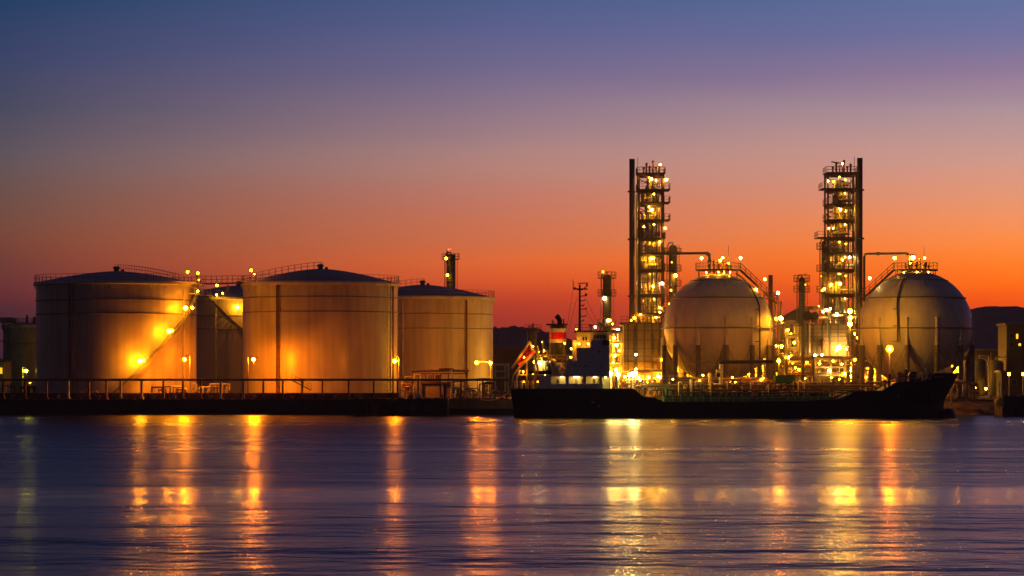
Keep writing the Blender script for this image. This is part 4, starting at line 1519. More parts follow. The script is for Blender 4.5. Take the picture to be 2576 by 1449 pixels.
pipe_rack('pipe rack squeezed between right furnace house and right spherical tank', 2136, 2166, 556, (795, 832, 868, 905), 2.4, 23, [(2140, 800, 'yellow', 110, .36), (2137, 815, 'yellow', 60, .26), (2150, 840, 'yellow', 50, .22), (2160, 880, 'yellow', 50, .22), (2145, 890, 'yellow', 60, .22)], m=STEEL)
pipe_rack('low pipe rack in front of the left furnace house', 1560, 1672, 548, (935, 955), 4.0, 24, [(1572, 948, 'yellow', 420, .24), (1606, 952, 'yellow', 420, .24), (1632, 950, 'yellow', 420, .24), (1655, 946, 'yellow', 420, .24)])
pipe_rack('low pipe rack under the left spherical tank', 1690, 1945, 520, (955, 972), 4.2, 25, [(1760, 958, 'warm', 50, .2), (1850, 962, 'warm', 50, .2), (1915, 955, 'warm', 70, .24)])
pipe_rack('low pipe rack under the right spherical tank', 2172, 2440, 500, (962,), 4.2, 26, [(2330, 968, 'warm', 25, .16)])
pipe_rack('rooftop pipe rack beside the right process tower, above its furnace', 2024, 2086, 566, (776, 800), 2.2, 27, [(2071, 784, 'yellow', 70, .3), (2089, 777, 'white', 60, .24), (2080, 780, 'white', 60, .2), (2060, 770, 'yellow', 24, .16)], m=STEEL)
pipe_rack('pipe rack behind the left spherical tank, glowing under its belly', 1690, 1950, 580, (900, 918, 938), 3.4, 42, [(1712, 908, 'yellow', 110, .34), (1728, 930, 'yellow', 110, .34), (1760, 946, 'yellow', 90, .3), (1800, 950, 'yellow', 90, .3), (1850, 945, 'yellow', 110, .34), (1880, 935, 'yellow', 110, .34), (1912, 905, 'yellow', 110, .34), (1930, 925, 'yellow', 110, .34)], m=PALE)
pipe_rack('pipe rack behind the right spherical tank, glowing under its belly', 2172, 2430, 575, (905, 925, 942), 3.4, 43, [(2190, 930, 'yellow', 110, .34), (2215, 945, 'yellow', 110, .34), (2240, 948, 'warm', 90, .3), (2310, 952, 'warm', 60, .26), (2370, 948, 'warm', 60, .26), (2408, 925, 'warm', 80, .3)], m=PALE)
pipe_rack('tall slim pipe structure between chimney and short dark column', 1976, 2008, 550, (812, 845, 878, 908, 935), 2.0, 44, [(1982, 830, 'yellow', 40, .22), (1998, 862, 'yellow', 40, .22), (1984, 900, 'yellow', 60, .28), (2000, 925, 'yellow', 60, .26)], m=PALE)
pipe_rack('middle height pipe structure just right of the ladder tower', 2052, 2128, 540, (900, 922, 942), 2.4, 45, [(2062, 915, 'yellow', 50, .24), (2085, 932, 'white', 60, .3), (2118, 916, 'yellow', 50, .26), (2124, 940, 'yellow', 90, .34), (2092, 950, 'yellow', 50, .24)], m=PALE)
pipe_rack('pipe structure filling the gap between ship bridge and left furnace house', 1534, 1564, 545, (835, 862, 890, 918, 942), 1.6, 46, [(1545, 850, 'yellow', 40, .24), (1558, 882, 'yellow', 40, .22), (1543, 912, 'yellow', 50, .26), (1550, 930, 'yellow', 110, .28), (1552, 868, 'yellow', 70, .26), (1547, 895, 'yellow', 70, .26)], m=PALE)
cg = thing('ladder_cage', 'dark square ladder tower standing before the right furnace house', 'ladder tower', P(2034, 960, 538))
b = MB()
for px in (2021, 2046):
    for y in (538, 540):
        b.bar((X(px, 538), y, GZ), (X(px, 538), y, Z(888, 538)), .2)
for py in (888, 900, 912, 924, 936, 948):
    b.box(X(2021, 538), X(2046, 538), 537.9, 540.1, Z(py, 538) - .08, Z(py, 538))
b.bar(P(2021, 888, 538), P(2021, 880, 538), .16)
b.build('frame', DARK, cg)
MB().ladder(P(2034, 970, 537.7), P(2034, 888, 537.7), .5, .07).build('ladder', STEEL, cg)

for i, (px, py, Yd, ln, rr, lb) in enumerate(((2029, 794, 564.5, 1.6, .85, 'left one of two dark drum ends above the right furnace house'), (2048, 795, 564.5, 1.4, .75, 'right one of two dark drum ends above the right furnace house'))):
    c_ = P(px, py, Yd)
    rt = thing('drum', lb, 'drum', c_, 'horizontal drums')
    MB().cyl((c_.x, Yd - 1.2, c_.z), (c_.x, Yd + 1.4, c_.z), rr, n=20).build('shell', BLACK, rt)
    MB().box(c_.x - rr * .7, c_.x + rr * .7, Yd - .4, Yd + .4, Z(812, Yd), c_.z - rr * .7).build('saddle', STEEL, rt)
drum('horizontal drum on saddles under the left spherical tank, left half', 1752, 962, 528, 4.2, .8)
drum('horizontal drum on saddles under the left spherical tank, right half', 1880, 960, 528, 4.0, .8)
drum('horizontal drum on saddles under the right spherical tank', 2272, 962, 506, 4.0, .7, RUSTY)
for i, (px, Yv, rp, top, m, lb) in enumerate(((1540, 552, 7, 835, PALE, 'pale lit upright vessel just right of the ship bridge'), (1556, 556, 5, 826, ALU, 'slim silvery vessel between ship bridge and left furnace house'),
                                            (1712, 570, 6, 915, PALE, 'pale upright vessel seen through the left legs of the left spherical tank'), (1926, 565, 5, 905, PALE, 'pale upright vessel seen through the right legs of the left spherical tank'),
                                            (1985, 553, 5, 822, ALU, 'silvery upright vessel right of the left spherical tank'), (2001, 556, 4.5, 830, STEEL, 'grey upright vessel left of the right furnace house'), (2147, 552, 5, 858, RUSTY, 'rusty upright vessel left of the right spherical tank'),
                                            (2210, 556, 6, 915, PALE, 'pale upright vessel seen through the left legs of the right spherical tank'), (2416, 540, 4.5, 912, PALE, 'pale upright vessel right of the right spherical tank legs'))):
    vessel(lb, px, Yv, rp, top, m)
vs_ = [o for o in bpy.data.objects if o.name.startswith('upright_vessel')]
lamps(vs_[0], 550, [(1538.5, 860.6, 'yellow', 110, .4), (1550.7, 866, 'yellow', 110, .42), (1532, 872, 'yellow', 40, .2), (1556, 900, 'yellow', 40, .22), (1553.5, 831, 'white', 90, .3)])
lamps(vs_[4], 551, [(1990, 840, 'yellow', 40, .2), (1978, 880, 'yellow', 40, .2)])
lamps(vs_[6], 550, [(2158, 850, 'yellow', 60, .22), (2146, 920, 'yellow', 60, .26)])
for i, (x0, x1, Yq, h, sd, lb) in enumerate(((1575, 1665, 540, 3.4, 31, 'pipe manifold at the foot of the left furnace house'), (1700, 1790, 512, 3.0, 32, 'pipe manifold under the left spherical tank, left half'), (1830, 1940, 512, 3.2, 33, 'pipe manifold under the left spherical tank, right half'),
                                           (1960, 2060, 515, 3.8, 34, 'pipe manifold between the spherical tanks, left half'), (2062, 2165, 515, 3.8, 35, 'pipe manifold between the spherical tanks, right half'), (2180, 2290, 499.5, 2.2, 36, 'pipe manifold under the left half of the right spherical tank'), (2400, 2460, 508, 3.0, 37, 'pipe manifold right of the bow, beneath the right spherical tank'))):
    manifold(lb, x0, x1, Yq, h, sd, None, n=14)

# dark sheds and buildings in the distance on both sides
shed('long dark brown warehouse before the left hill', 1236, 1420, 879, 640, 20, SHED, roofm=DARK, name='warehouse')
shed('long dark warehouse before the right hill', 2440, 2545, 882, 640, 20, SHED, roofm=STEEL, name='warehouse', lampspec=[(2445, 911, 'yellow', 20, .2), (2460, 912, 'yellow', 20, .2), (2500, 915, 'yellow', 20, .2)])
DIM = mat('dim_block_wall', (0.07, 0.06, 0.045), 0.8, 0, 0.3, 0.4, 0.3)
shed('dim office block with lit windows at the right edge', 2532, 2640, 818, 575, 10, DIM, name='office_block', windows=((2556, 2561, 840, 852, 2.2), (2562, 2568, 864, 870, 2.2), (2540, 2548, 840, 850, 0), (2540, 2548, 862, 872, 0)))
shed('low lit gatehouse at the right edge beneath the office block', 2520, 2600, 938, 535, 6, DIM, name='gatehouse', windows=((2545, 2556, 955, 966, 0),))
shed('small lit building cut by the left edge of the picture', -40, 10, 911, 545, 8, OCHRE, name='gatehouse', windows=((-6, 6, 925, 940, 1.6),))
vt = vessel('squat olive tank right of the right spherical tank', 2464, 560, 17, 902, OLIVE, legs=False)
vt2 = vessel('larger dim olive tank before the right warehouse', 2505, 575, 20, 905, OLIVE, legs=False)
lamps(vt, 556, [(2452, 975, 'yellow', 50, .2), (2480, 978, 'yellow', 50, .2)])
mp_ = thing('flag_pole', 'tall thin pale pole standing before the right warehouse', 'pole', P(2493, 985, 530))
MB().cyl(P(2493, 990, 530), P(2493, 885, 530), .09, .06, 8).build('pole', PALE, mp_)
MB().cyl((X(2493, 530), 530, GZ), (X(2493, 530), 530, GZ + .3), .3, n=8).build('base', CONC, mp_)

# gangway ramp on shore beyond the bow
gr = thing('shore_ramp', 'lit sloping truss ramp on shore just behind the bow', 'ramp', P(2370, 985, 492))
b = MB()
a_, b2 = P(2345, 957, 492), P(2393, 936, 492)
for o in (-.5, .5):
    b.bar(a_ + Vector((0, o, 0)), b2 + Vector((0, o, 0)), .16)
    b.bar(a_ + Vector((0, o, .9)), b2 + Vector((0, o, .9)), .1)
    for i in range(9):
        p = a_.lerp(b2, i / 8) + Vector((0, o, 0))
        b.bar(p, p + Vector((0, 0, .9)), .07)
        if i < 8:
            b.bar(p, a_.lerp(b2, (i + 1) / 8) + Vector((0, o, .9)), .06)
b.bar((b2.x, 492, 0), b2, .2)
b.bar((b2.x - 1.2, 492, 0), b2 + Vector((-1.2, 0, -.6)), .2)
b.build('truss', PALE, gr)
lamp(gr, P(2395, 921, 492), 'warm', 40, .16)

# ------------------------------------------------------------------ coastal tanker
YC = 461.0
K = YC / F


def sx(px):
    return (px - HX) * K


def sz(py):
    return EYE + (HY - py) * K


ship = thing('coastal_tanker', 'black hulled coastal tanker ship moored along the plant, bow to the right', 'ship', (sx(1850), YC, 0))
sheer = [(1285, 978), (1588, 978), (1597, 983), (1612, 996), (1624, 1000), (1646, 1001.5), (1662, 1010), (1700, 1010.5), (1850, 1010), (2000, 1008), (2107, 1004), (2140, 985), (2208, 983), (2246, 960.5), (2312, 959), (2341, 939.5), (2413, 938.5)]


def sheer_z(px):
    for (a, ya), (c, yc) in zip(sheer[:-1], sheer[1:]):
        if a <= px <= c:
            return sz(ya + (yc - ya) * (px - a) / (c - a))
    return sz(sheer[-1][1])


BM = 5.4


def stem_px(z):
    zk = sz(1011)
    if z >= zk:
        return 2374 + (2413 - 2374) * ((z - zk) / (sz(938.5) - zk)) ** 1.0
    return 2374


def stern_px(z):
    return 1285 + max(0, (sz(985) - z)) * 2.2


def half_breadth(u, v, z):
    """u 0 stern..1 bow, v 0 keel..1 deck"""
    b = BM
    e = 0.80 + 0.09 * v
    if u > e:
        k = (u - e) / (1 - e)
        b *= max(0.0, 1 - k ** (1.9 + .9 * v))
    if u < 0.10:
        k = (0.10 - u) / 0.10
        b *= 1 - (0.42 - 0.30 * v) * k ** 2
    return b * (0.94 + 0.06 * v)


def sub_v(v):
    return v


us = sorted(set([i / 90 for i in range(91)] + [(p - 1285) / 1128.0 for p, _ in sheer]))
nv = 10
hv, hf = [], []
for sgn in (-1, 1):
    base = len(hv)
    for u in us:
        pxd = 1285 + u * 1128
        zd = sheer_z(min(2413, pxd))
        for j in range(nv + 1):
            v = j / nv
            z = -1.5 + (zd + 1.5) * v
            pa, pb2 = stern_px(z), stem_px(z)
            px = pa + (pb2 - pa) * u
            z = -1.5 + (sheer_z(max(1285, min(2413, px))) + 1.5) * v if j == nv else z
            hv.append((sx(px), YC + sgn * half_breadth(u, v, z), z))
    for i in range(len(us) - 1):
        for j in range(nv):
            a = base + i * (nv + 1) + j
            q = (a, a + nv + 1, a + nv + 2, a + 1)
            hf.append(q if sgn < 0 else tuple(reversed(q)))
n0 = len(us) * (nv + 1)
for j in range(nv):                                            # transom
    hf.append((j, j + 1, n0 + j + 1, n0 + j))
hb = MB()
hb.add(hv, hf, True)
hb.ball((sx(2384), YC, 0.25), 1.25, 10, 16)
hull = hb.build('hull', HULL, ship)
dkb = MB()                                                     # decks, a little below the bulwark top
dv, df = [], []
for u in us:
    px = 1285 + u * 1128
    z = sheer_z(min(2413, px)) - (1.0 if px > 2300 else .12)
    bb = half_breadth(u, .97, 0) - .03
    dv += [(sx(px) - (0.25 if u > .99 else 0), YC - bb, z), (sx(px) - (0.25 if u > .99 else 0), YC + bb, z)]
for i in range(len(us) - 1):
    df.append((2 * i, 2 * i + 2, 2 * i + 3, 2 * i + 1))
dkb.add(dv, df)
dkb.build('deck', GREEN_DECK, ship)
rbm = MB()
for i in range(len(us) - 1):                                   # rubbing strake along the deck edge
    u0, u1 = us[i], us[i + 1]
    p0 = Vector((sx(1285 + u0 * 1128), YC - half_breadth(u0, 1, 0), sheer_z(1285 + u0 * 1128)))
    p1 = Vector((sx(1285 + u1 * 1128), YC - half_breadth(u1, 1, 0), sheer_z(1285 + u1 * 1128)))
    rbm.bar(p0, p1, .12)
rbm.build('gunwale', DARK, ship)
# bow lettering: illegible in the photo, five short white marks after a slanting dash
yb = lambda px: YC - half_breadth((px - 1285) / 1128.0, 0.9, 0) - 0.10


def mark(px0, px1, py0, py1, slant=0.0):
    b = MB()
    q = []
    for (px, py) in ((px0, py1), (px1, py1), (px1 + slant, py0), (px0 + slant, py0)):
        u = (px - 1285) / 1128.0
        z = sz(py)
        v = (z + 1.5) / (sheer_z(px) + 1.5)
        q.append(Vector((sx(px), YC - half_breadth(u, min(1, v), z) - .10, z)))
    b.add(q + [p + Vector((0, .03, 0)) for p in q], [(0, 1, 2, 3), (7, 6, 5, 4), (0, 4, 5, 1), (1, 5, 6, 2), (2, 6, 7, 3), (3, 7, 4, 0)])
    b.build('bow_letter', LETTER, ship)


mark(2322, 2329, 951.6, 954.0, 4)
mark(2339, 2340.2, 946.8, 951.4)
mark(2342.2, 2343.4, 946.8, 951.4)
mark(2346, 2347.2, 946.8, 951.4)
mark(2347.3, 2350, 946.8, 948.0)
mark(2347.3, 2350, 950.2, 951.4)
mark(2353.6, 2355.0, 946.6, 951.2)
mark(2352.4, 2356.4, 945.6, 946.5)
mark(2360.6, 2362.0, 946.6, 951.2)
mark(2359.0, 2364.0, 945.6, 946.5)
for px, py, w_ in ((1485, 1010, 7), (1500, 1020, 6), (2246, 996, 4)):
    mark(px, px + w_, py, py + 2.2, 1.5)
an = MB()
pa = P(2345, 992, YC - 2.4)
an.bar(pa + Vector((0, -.9, .5)), pa + Vector((0, -.9, -.5)), .14)
an.bar(pa + Vector((-.45, -.9, -.2)), pa + Vector((0, -.9, -.55)), .12)
an.bar(pa + Vector((.45, -.9, -.2)), pa + Vector((0, -.9, -.55)), .12)
an.build('anchor', DARK, ship)

YN, YF_ = YC - 4.9, YC + 4.9
# lower house: outer plate with openings, lit side passage behind
hs = MB()
edges = [(1355, 1385), (1421.5, 1429.4), (1464.5, 1472.3), (1505.3, 1512.4)]
for a, c in edges:
    hs.box(sx(a), sx(c), YN, YN + .12, sz(965.5), sz(947))
hs.box(sx(1355), sx(1514), YN, YN + .12, sz(977.5), sz(965.5))
hs.box(sx(1355), sx(1531), YN - .003, YN + 9.8, sz(947), sz(943.5))
hs.build('side_plating', SHIP_WHITE, ship)
ph = MB()
ph.box(sx(1372), sx(1508), YN + 1.5, YF_ - 1.5, sz(977.5), sz(947))
pw = ph.build('passage_wall', SHIP_PALE, ship)
for px in (1400, 1445, 1462, 1490, 1502):
    MB().box(sx(px), sx(px + 6), YN + 1.42, YN + 1.49, sz(964), sz(953)).build('door' if px % 2 else 'locker', STEEL if px % 2 else DARK, ship)
for px in (1413, 1446, 1452, 1495):
    l_ = MB().box(sx(px - 4), sx(px + 4), YN + .7, YN + 1.0, sz(947) - .16, sz(947) - .02)
    l_.build('passage_light', glow('white', 22), ship)
MB().box(sx(1514), sx(1531), YN + 3.3, YF_ - .3, sz(977), sz(949)).build('locker', SHIP_PALE, ship)
lamp(ship, Vector((sx(1522), YN + 2.4, sz(949.5))), 'white', 60, .14)
MB().rail((sx(1512), YN, sz(977)), (sx(1580), YN, sz(977)), 1.1, .9, .06).build('railing', SHIP_PALE, ship)
# superstructure tiers
up = MB()
up.prism([(sx(1419), sz(943.4)), (sx(1531), sz(943.4)), (sx(1531), sz(857)), (sx(1484), sz(857)), (sx(1484), sz(875.5)), (sx(1449.5), sz(875.5)), (sx(1449.5), sz(907)), (sx(1425), sz(907))], YN, YF_)
up.build('superstructure', SHIP_WHITE, ship)
for px, py, w_, h_ in ((1503, 882, 3, 5.5), (1469, 919, 4, 4.5), (1507, 919, 2, 4), (1444, 915, 2, 4)):
    MB().box(sx(px), sx(px + w_), YN - .04, YN - .003, sz(py + h_), sz(py)).build('porthole', GLASS, ship)
bd = MB()
bd.box(sx(1449), sx(1484), YN + 1.6, YF_ - 1.6, sz(875.4), sz(836))
bd.box(sx(1484) + .003, sx(1524), YN + 1.2, YF_ - 1.2, sz(856.9), sz(836.1))
br_ = bd.build('bridge', SHIP_PALE, ship)
MB().box(sx(1444), sx(1531), YN + .5, YF_ - .5, sz(836) + .002, sz(832.5)).build('bridge_roof', DARK, ship)
MB().box(sx(1440), sx(1449.4), YN + 1.0, YN + 3.5, sz(907), sz(857)).build('stair_trunk', SHIP_PALE, ship)
for px in (1464.5, 1471.5):
    b = MB()
    b.lathe([(.01, 0), (.2, .02), (.24, .08), (.18, .1), (.01, .1)], (0, 0, 0), 10)
    o = MB().box(sx(px), sx(px + 3.6), YN + 1.53, YN + 1.59, sz(857), sz(848)).build('window', GLASS, br_)
for px in (1492, 1500, 1508, 1516):
    MB().box(sx(px), sx(px + 5.5), YN + 1.13, YN + 1.19, sz(852), sz(844)).build('window', GLASS, br_)
MB().box(sx(1513), sx(1531), YN - .4, YN + 1.1, sz(868), sz(857) + .003).build('bridge_wing', BLACK, ship)
MB().rail((sx(1449.5), YN + .05, sz(875.5)), (sx(1484), YN + .05, sz(875.5)), 1.0, .8, .05).build('railing', SHIP_PALE, ship)
MB().rail((sx(1484), YN + .05, sz(857)), (sx(1513), YN + .05, sz(857)), 1.0, .8, .05).build('railing', SHIP_PALE, ship)
MB().rail((sx(1446), YN + .6, sz(832.5)), (sx(1530), YN + .6, sz(832.5)), .9, 1, .05).build('railing', DARK, ship)
# mast
ms = MB()
ms.cyl((sx(1458.5), YC, sz(833)), (sx(1458.5), YC, sz(716)), .20, .14, 10)
ms.bar((sx(1441), YC, sz(727)), (sx(1478), YC, sz(727)), .2)
ms.bar((sx(1443), YC, sz(722)), (sx(1452), YC, sz(728)), .15)
ms.bar((sx(1476), YC, sz(720)), (sx(1466), YC, sz(728)), .15)
ms.box(sx(1452), sx(1466), YC - .5, YC + .5, sz(730), sz(726))
ms.bar((sx(1454), YC, sz(713)), (sx(1480), YC, sz(712)), .14)
ms.cyl((sx(1441.5), YC, sz(727)), (sx(1441), YC, sz(702)), .04, .03, 6)
ms.cyl((sx(1443.5), YC, sz(727)), (sx(1443), YC, sz(708)), .03, .03, 6)
for py, x1 in ((745, 1477), (757, 1472), (769, 1470), (778, 1477), (796, 1475), (808, 1469)):
    ms.bar((sx(1460), YC, sz(py)), (sx(x1), YC, sz(py - 1)), .13)
    ms.bar((sx(x1 - 2), YC, sz(py)), (sx(x1), YC, sz(py - 5)), .09)
ms.cyl((sx(1474), YC, sz(745)), (sx(1474), YC, sz(738)), .16, n=8)
ms.cyl((sx(1476.5), YC, sz(720)), (sx(1476.5), YC, sz(714)), .14, n=8)
mast = ms.build('mast', BLACK, ship)
for a, c in (((1442, 726), (1424, 832)), ((1452, 745), (1430, 832)), ((1474, 750), (1503, 815)), ((1464, 765), (1502, 828))):
    MB().cyl((sx(a[0]), YC, sz(a[1])), (sx(c[0]), YC - 2, sz(c[1])), .025, n=5).build('stay_wire', DARK, mast)
for px, py, st_, rr, c in ((1495.7, 824, 60, .2, 'white'), (1448.5, 829, 30, .14, 'yellow')):
    lamp(ship, Vector((sx(px), YN + 1, sz(py))), c, st_, rr)
sg = MB()
sg.cyl((sx(1486), YC - 2, sz(832)), (sx(1486), YC - 2, sz(818)), .12, n=8)
sg.bar((sx(1481), YC - 2, sz(819)), (sx(1490), YC - 2, sz(819)), .18, .3)
sg.build('radar', DARK, ship)
sl = MB()
sl.cyl((sx(1508), YC - 3, sz(832)), (sx(1508), YC - 3, sz(820)), .1, n=8)
sl.ball((sx(1508), YC - 3, sz(818)), .35, 8, 12)
sl.build('search_light', DARK, ship)
# funnel
fx0, fx1, fy0, fy1 = sx(1382), sx(1425), YC - 2.6, YC + 2.6


def fun(z0, z1, e=0.0, m=None, name='funnel', parent=None):
    b = MB()
    n = 32
    cx_, cy_ = (fx0 + fx1) / 2, YC
    a, c = (fx1 - fx0) / 2 + e, 2.6 + e
    ring = []
    for i in range(n):
        t = 2 * math.pi * i / n
        s_, k = math.sin(t), math.cos(t)
        ring.append((cx_ + a * (abs(k) ** .55) * (1 if k >= 0 else -1), cy_ + c * (abs(s_) ** .55) * (1 if s_ >= 0 else -1)))
    b.add([(x, y, z0) for x, y in ring] + [(x, y, z1) for x, y in ring], [(i, (i + 1) % n, n + (i + 1) % n, n + i) for i in range(n)], True)
    b.add([(x, y, z1) for x, y in ring], [tuple(range(n))])
    return b.build(name, m, parent)


fn = fun(sz(912), sz(862.5), 0, BLACK, 'funnel', ship)
fun(sz(862.5) + .003, sz(854), 0.0, FUN_WHITE, 'funnel_band', fn)
fun(sz(854) + .003, sz(836), 0.0, FUN_RED, 'funnel_band', fn)
fun(sz(836) + .003, sz(826.5), 0.0, FUN_WHITE, 'funnel_band', fn)
fun(sz(826.5) + .003, sz(818), 0.0, BLACK, 'funnel_cap', fn)
MB().box(sx(1374), sx(1427), YC - 2.8, YC + 2.8, sz(818) + .003, sz(815)).build('funnel_brim', BLACK, fn)
MB().tube([(sx(1408), YC, sz(815)), (sx(1408), YC, sz(806)), (sx(1405), YC, sz(800)), (sx(1399), YC, sz(793.5))], .38, 12).build('exhaust_pipe', BLACK, fn)
MB().cyl((sx(1390), YC, sz(815)), (sx(1389), YC, sz(804)), .08, n=6).build('exhaust_pipe', BLACK, fn)
MB().cyl((sx(1418), YC, sz(815)), (sx(1418), YC, sz(802)), .1, n=6).build('exhaust_pipe', BLACK, fn)
MB().cyl((sx(1394), YC, sz(815)), (sx(1393), YC, sz(807)), .07, n=6).build('exhaust_pipe', BLACK, fn)
# aft deckhouse and gear
MB().box(sx(1345), sx(1419), YN + 1.0, YF_ - 1.0, sz(943.4), sz(912)).build('aft_deckhouse', SHIP_PALE, ship)
MB().box(sx(1330), sx(1386), YN + .2, YN + 3, sz(941), sz(933)).build('boat_deck', BLACK, ship)
MB().rail((sx(1345), YN + 1.0, sz(912)), (sx(1440), YN + 1.0, sz(912)), 1.1, .8, .06).build('railing', SHIP_PALE, ship)
for px, py, rr in ((1388, 912, .6), (1404, 922, .5), (1412, 930, .55), (1372, 905, .7)):
    v = MB()
    v.cyl((sx(px), YN + .9, sz(943)), (sx(px), YN + .9, sz(py + 3)), rr * .55, n=12)
    v.lathe([(rr * .55, -.1), (rr, .05), (rr, .5), (rr * .6, .7), (.01, .75)], (sx(px), YN + .9, sz(py + 3)), 12)
    v.build('ventilator', SHIP_PALE, ship)
MB().box(sx(1376), sx(1418), YN + 1.6, YN + 4, sz(912), sz(896)).build('deck_locker', DARK, ship)
for px, py, st_, rr, c in ((1364.6, 861, 40, .2, 'yellow'), (1367, 883, 50, .26, 'yellow'), (1345, 911, 70, .36, 'yellow'), (1357, 913, 90, .36, 'white'), (1370, 901, 50, .24, 'yellow'), (1354, 886, 30, .18, 'warm'),
                          (1340, 940, 30, .2, 'warm'), (1371, 944.5, 40, .18, 'white'), (1318, 960, 20, .15, 'warm'), (1436, 878, 50, .2, 'yellow'), (1352, 960, 26, .16, 'warm'), (1435, 899, 40, .2, 'yellow')):
    lamp(ship, Vector((sx(px), YN + (2.2 if px > 1400 else .6 if px < 1360 else 1.0 - .25), sz(py))), c, st_ * 1.6, rr * .8)
lamp(ship, Vector((sx(1419), YN + .6, sz(865))), 'warm', 2200, .085, 'cap')
lamp(ship, Vector((sx(1455), YN + .35, sz(866))), 'yellow', 420, .12, 'cap')
lamp(ship, Vector((sx(1478), YN + .35, sz(866))), 'yellow', 380, .12, 'cap')
lamp(ship, Vector((sx(1316), YN + .03, sz(935))), 'warm', 900, .12, 'cap')  # lamp added to brighten the lifeboat
lamp(ship, Vector((sx(1318), YN - .25, sz(899))), 'warm', 260, .12, 'cap')  # lamp added to light the boat ramp
lamp(ship, Vector((sx(1340), YN - .25, sz(872))), 'warm', 200, .12, 'cap')  # another added lamp, for the top of the ramp
pl_ = MB()
for px, top in ((1365, 858), (1353, 870), (1376, 880)):
    pl_.cyl((sx(px), YN + .3, sz(943)), (sx(px), YN + .3, sz(top)), .1, n=8)
pl_.bar((sx(1353), YN + .3, sz(884)), (sx(1376), YN + .3, sz(884)), .12)
pl_.bar((sx(1353), YN + .3, sz(905)), (sx(1376), YN + .3, sz(905)), .12)
pl_.bar((sx(1365), YN + .3, sz(862)), (sx(1376), YN + .3, sz(884)), .1)
pl_.build('lamp_gantry', SHIP_PALE, ship)
for px in (1298, 1312, 1326, 1340):
    b = MB().cyl((sx(px), YN + 1, sz(978)), (sx(px), YN + 1, sz(962)), .28, n=10)
    b.ball((sx(px), YN + 1, sz(962)), .32, 6, 10)
    b.build('bollard' if px < 1320 else 'ventilator', SHIP_PALE, ship)
wn = MB()
wn.cyl((sx(1330), YN + 2, sz(969)), (sx(1348), YN + 2, sz(969)), .45, n=14)
wn.box(sx(1328), sx(1350), YN + 1.4, YN + 2.6, sz(978), sz(974))
wn.build('mooring_winch', DARK, ship)
MB().rail((sx(1288), YN + .5, sz(978)), (sx(1356), YN + .3, sz(978)), 1.1, .7, .06).build('railing', SHIP_PALE, ship)
# free fall lifeboat on its launching ramp (a boat resting on the ship)
rp_ = MB()
for y in (YN + .2, YN + 2.4):
    rp_.bar((sx(1287), y, sz(927)), (sx(1334), y, sz(859)), .22, .34)
    rp_.bar((sx(1303), y, sz(927)), (sx(1345), y, sz(891)), .2, .3)
    rp_.bar((sx(1334), y, sz(860)), (sx(1338), y, sz(884)), .2)
    rp_.bar((sx(1338), y, sz(876)), (sx(1348), y, sz(888)), .2)
    for x0, x1, y0, y1 in ((1303, 1291, 928, 945), (1291, 1287, 945, 977), (1309, 1300, 930, 950), (1300, 1297, 950, 977), (1345, 1345, 890, 977), (1325, 1325, 909, 977), (1346, 1352, 890, 940)):
        rp_.bar((sx(x0), y, sz(y0)), (sx(x1), y, sz(y1)), .24)
    rp_.bar((sx(1300), y, sz(943)), (sx(1330), y, sz(943)), .16)
for px, py in ((1288, 926), (1310, 893), (1333, 861), (1345, 891), (1325, 909)):
    rp_.bar((sx(px), YN + .2, sz(py)), (sx(px), YN + 2.4, sz(py)), .18)
rp_.build('boat_ramp', SHIP_PALE, ship)
A_, B_ = Vector((sx(1302), YN + 1.3, sz(917))), Vector((sx(1344), YN + 1.3, sz(881)))
lb = thing('lifeboat', 'red enclosed lifeboat tilted nose down on the stern ramp of the ship', 'lifeboat', A_)
dr = (B_ - A_)
ln = dr.length
dr.normalize()
nrm = Vector((-dr.z, 0, dr.x))
if nrm.z < 0:
    nrm = -nrm
b = MB()
ns_, nr_ = 18, 16
vv, ff_ = [], []
for i in range(ns_ + 1):
    u = i / ns_
    w_ = max(.03, math.sin(math.pi * min(1, u * .9 + .07)) ** .5)
    for j in range(nr_):
        t = 2 * math.pi * j / nr_
        up_, sd = math.sin(t), math.cos(t)
        vv.append(A_ + dr * (ln * u) + nrm * (up_ * (.75 if up_ > 0 else .62) * w_) + Vector((0, sd * .95 * w_, 0)))
for i in range(ns_):
    for j in range(nr_):
        a = i * nr_ + j
        c = i * nr_ + (j + 1) % nr_
        ff_.append((a, c, c + nr_, a + nr_))
ff_.append(tuple(reversed(range(nr_))))
ff_.append(tuple(range(ns_ * nr_, (ns_ + 1) * nr_)))
b.add(vv, ff_, True)
b.build('hull', BOAT_RED, lb)
cb = MB()
cc = A_ + dr * (ln * .74) + nrm * .78
cb.prism([(cc.x - .7, cc.z - .55), (cc.x + .6, cc.z + .1), (cc.x + .6, cc.z + .45), (cc.x - .1, cc.z + .35)], YN + .75, YN + 1.85)
cb.build('conning_cabin', BOAT_RED, lb)
cv = MB()
for k in range(5):
    p = A_ + dr * (ln * (.3 + .1 * k)) + nrm * .12 + Vector((0, -.98, 0))
    cv.cbox(p, (.2, .04, .16))
cv.build('window_row', GLASS, lb)

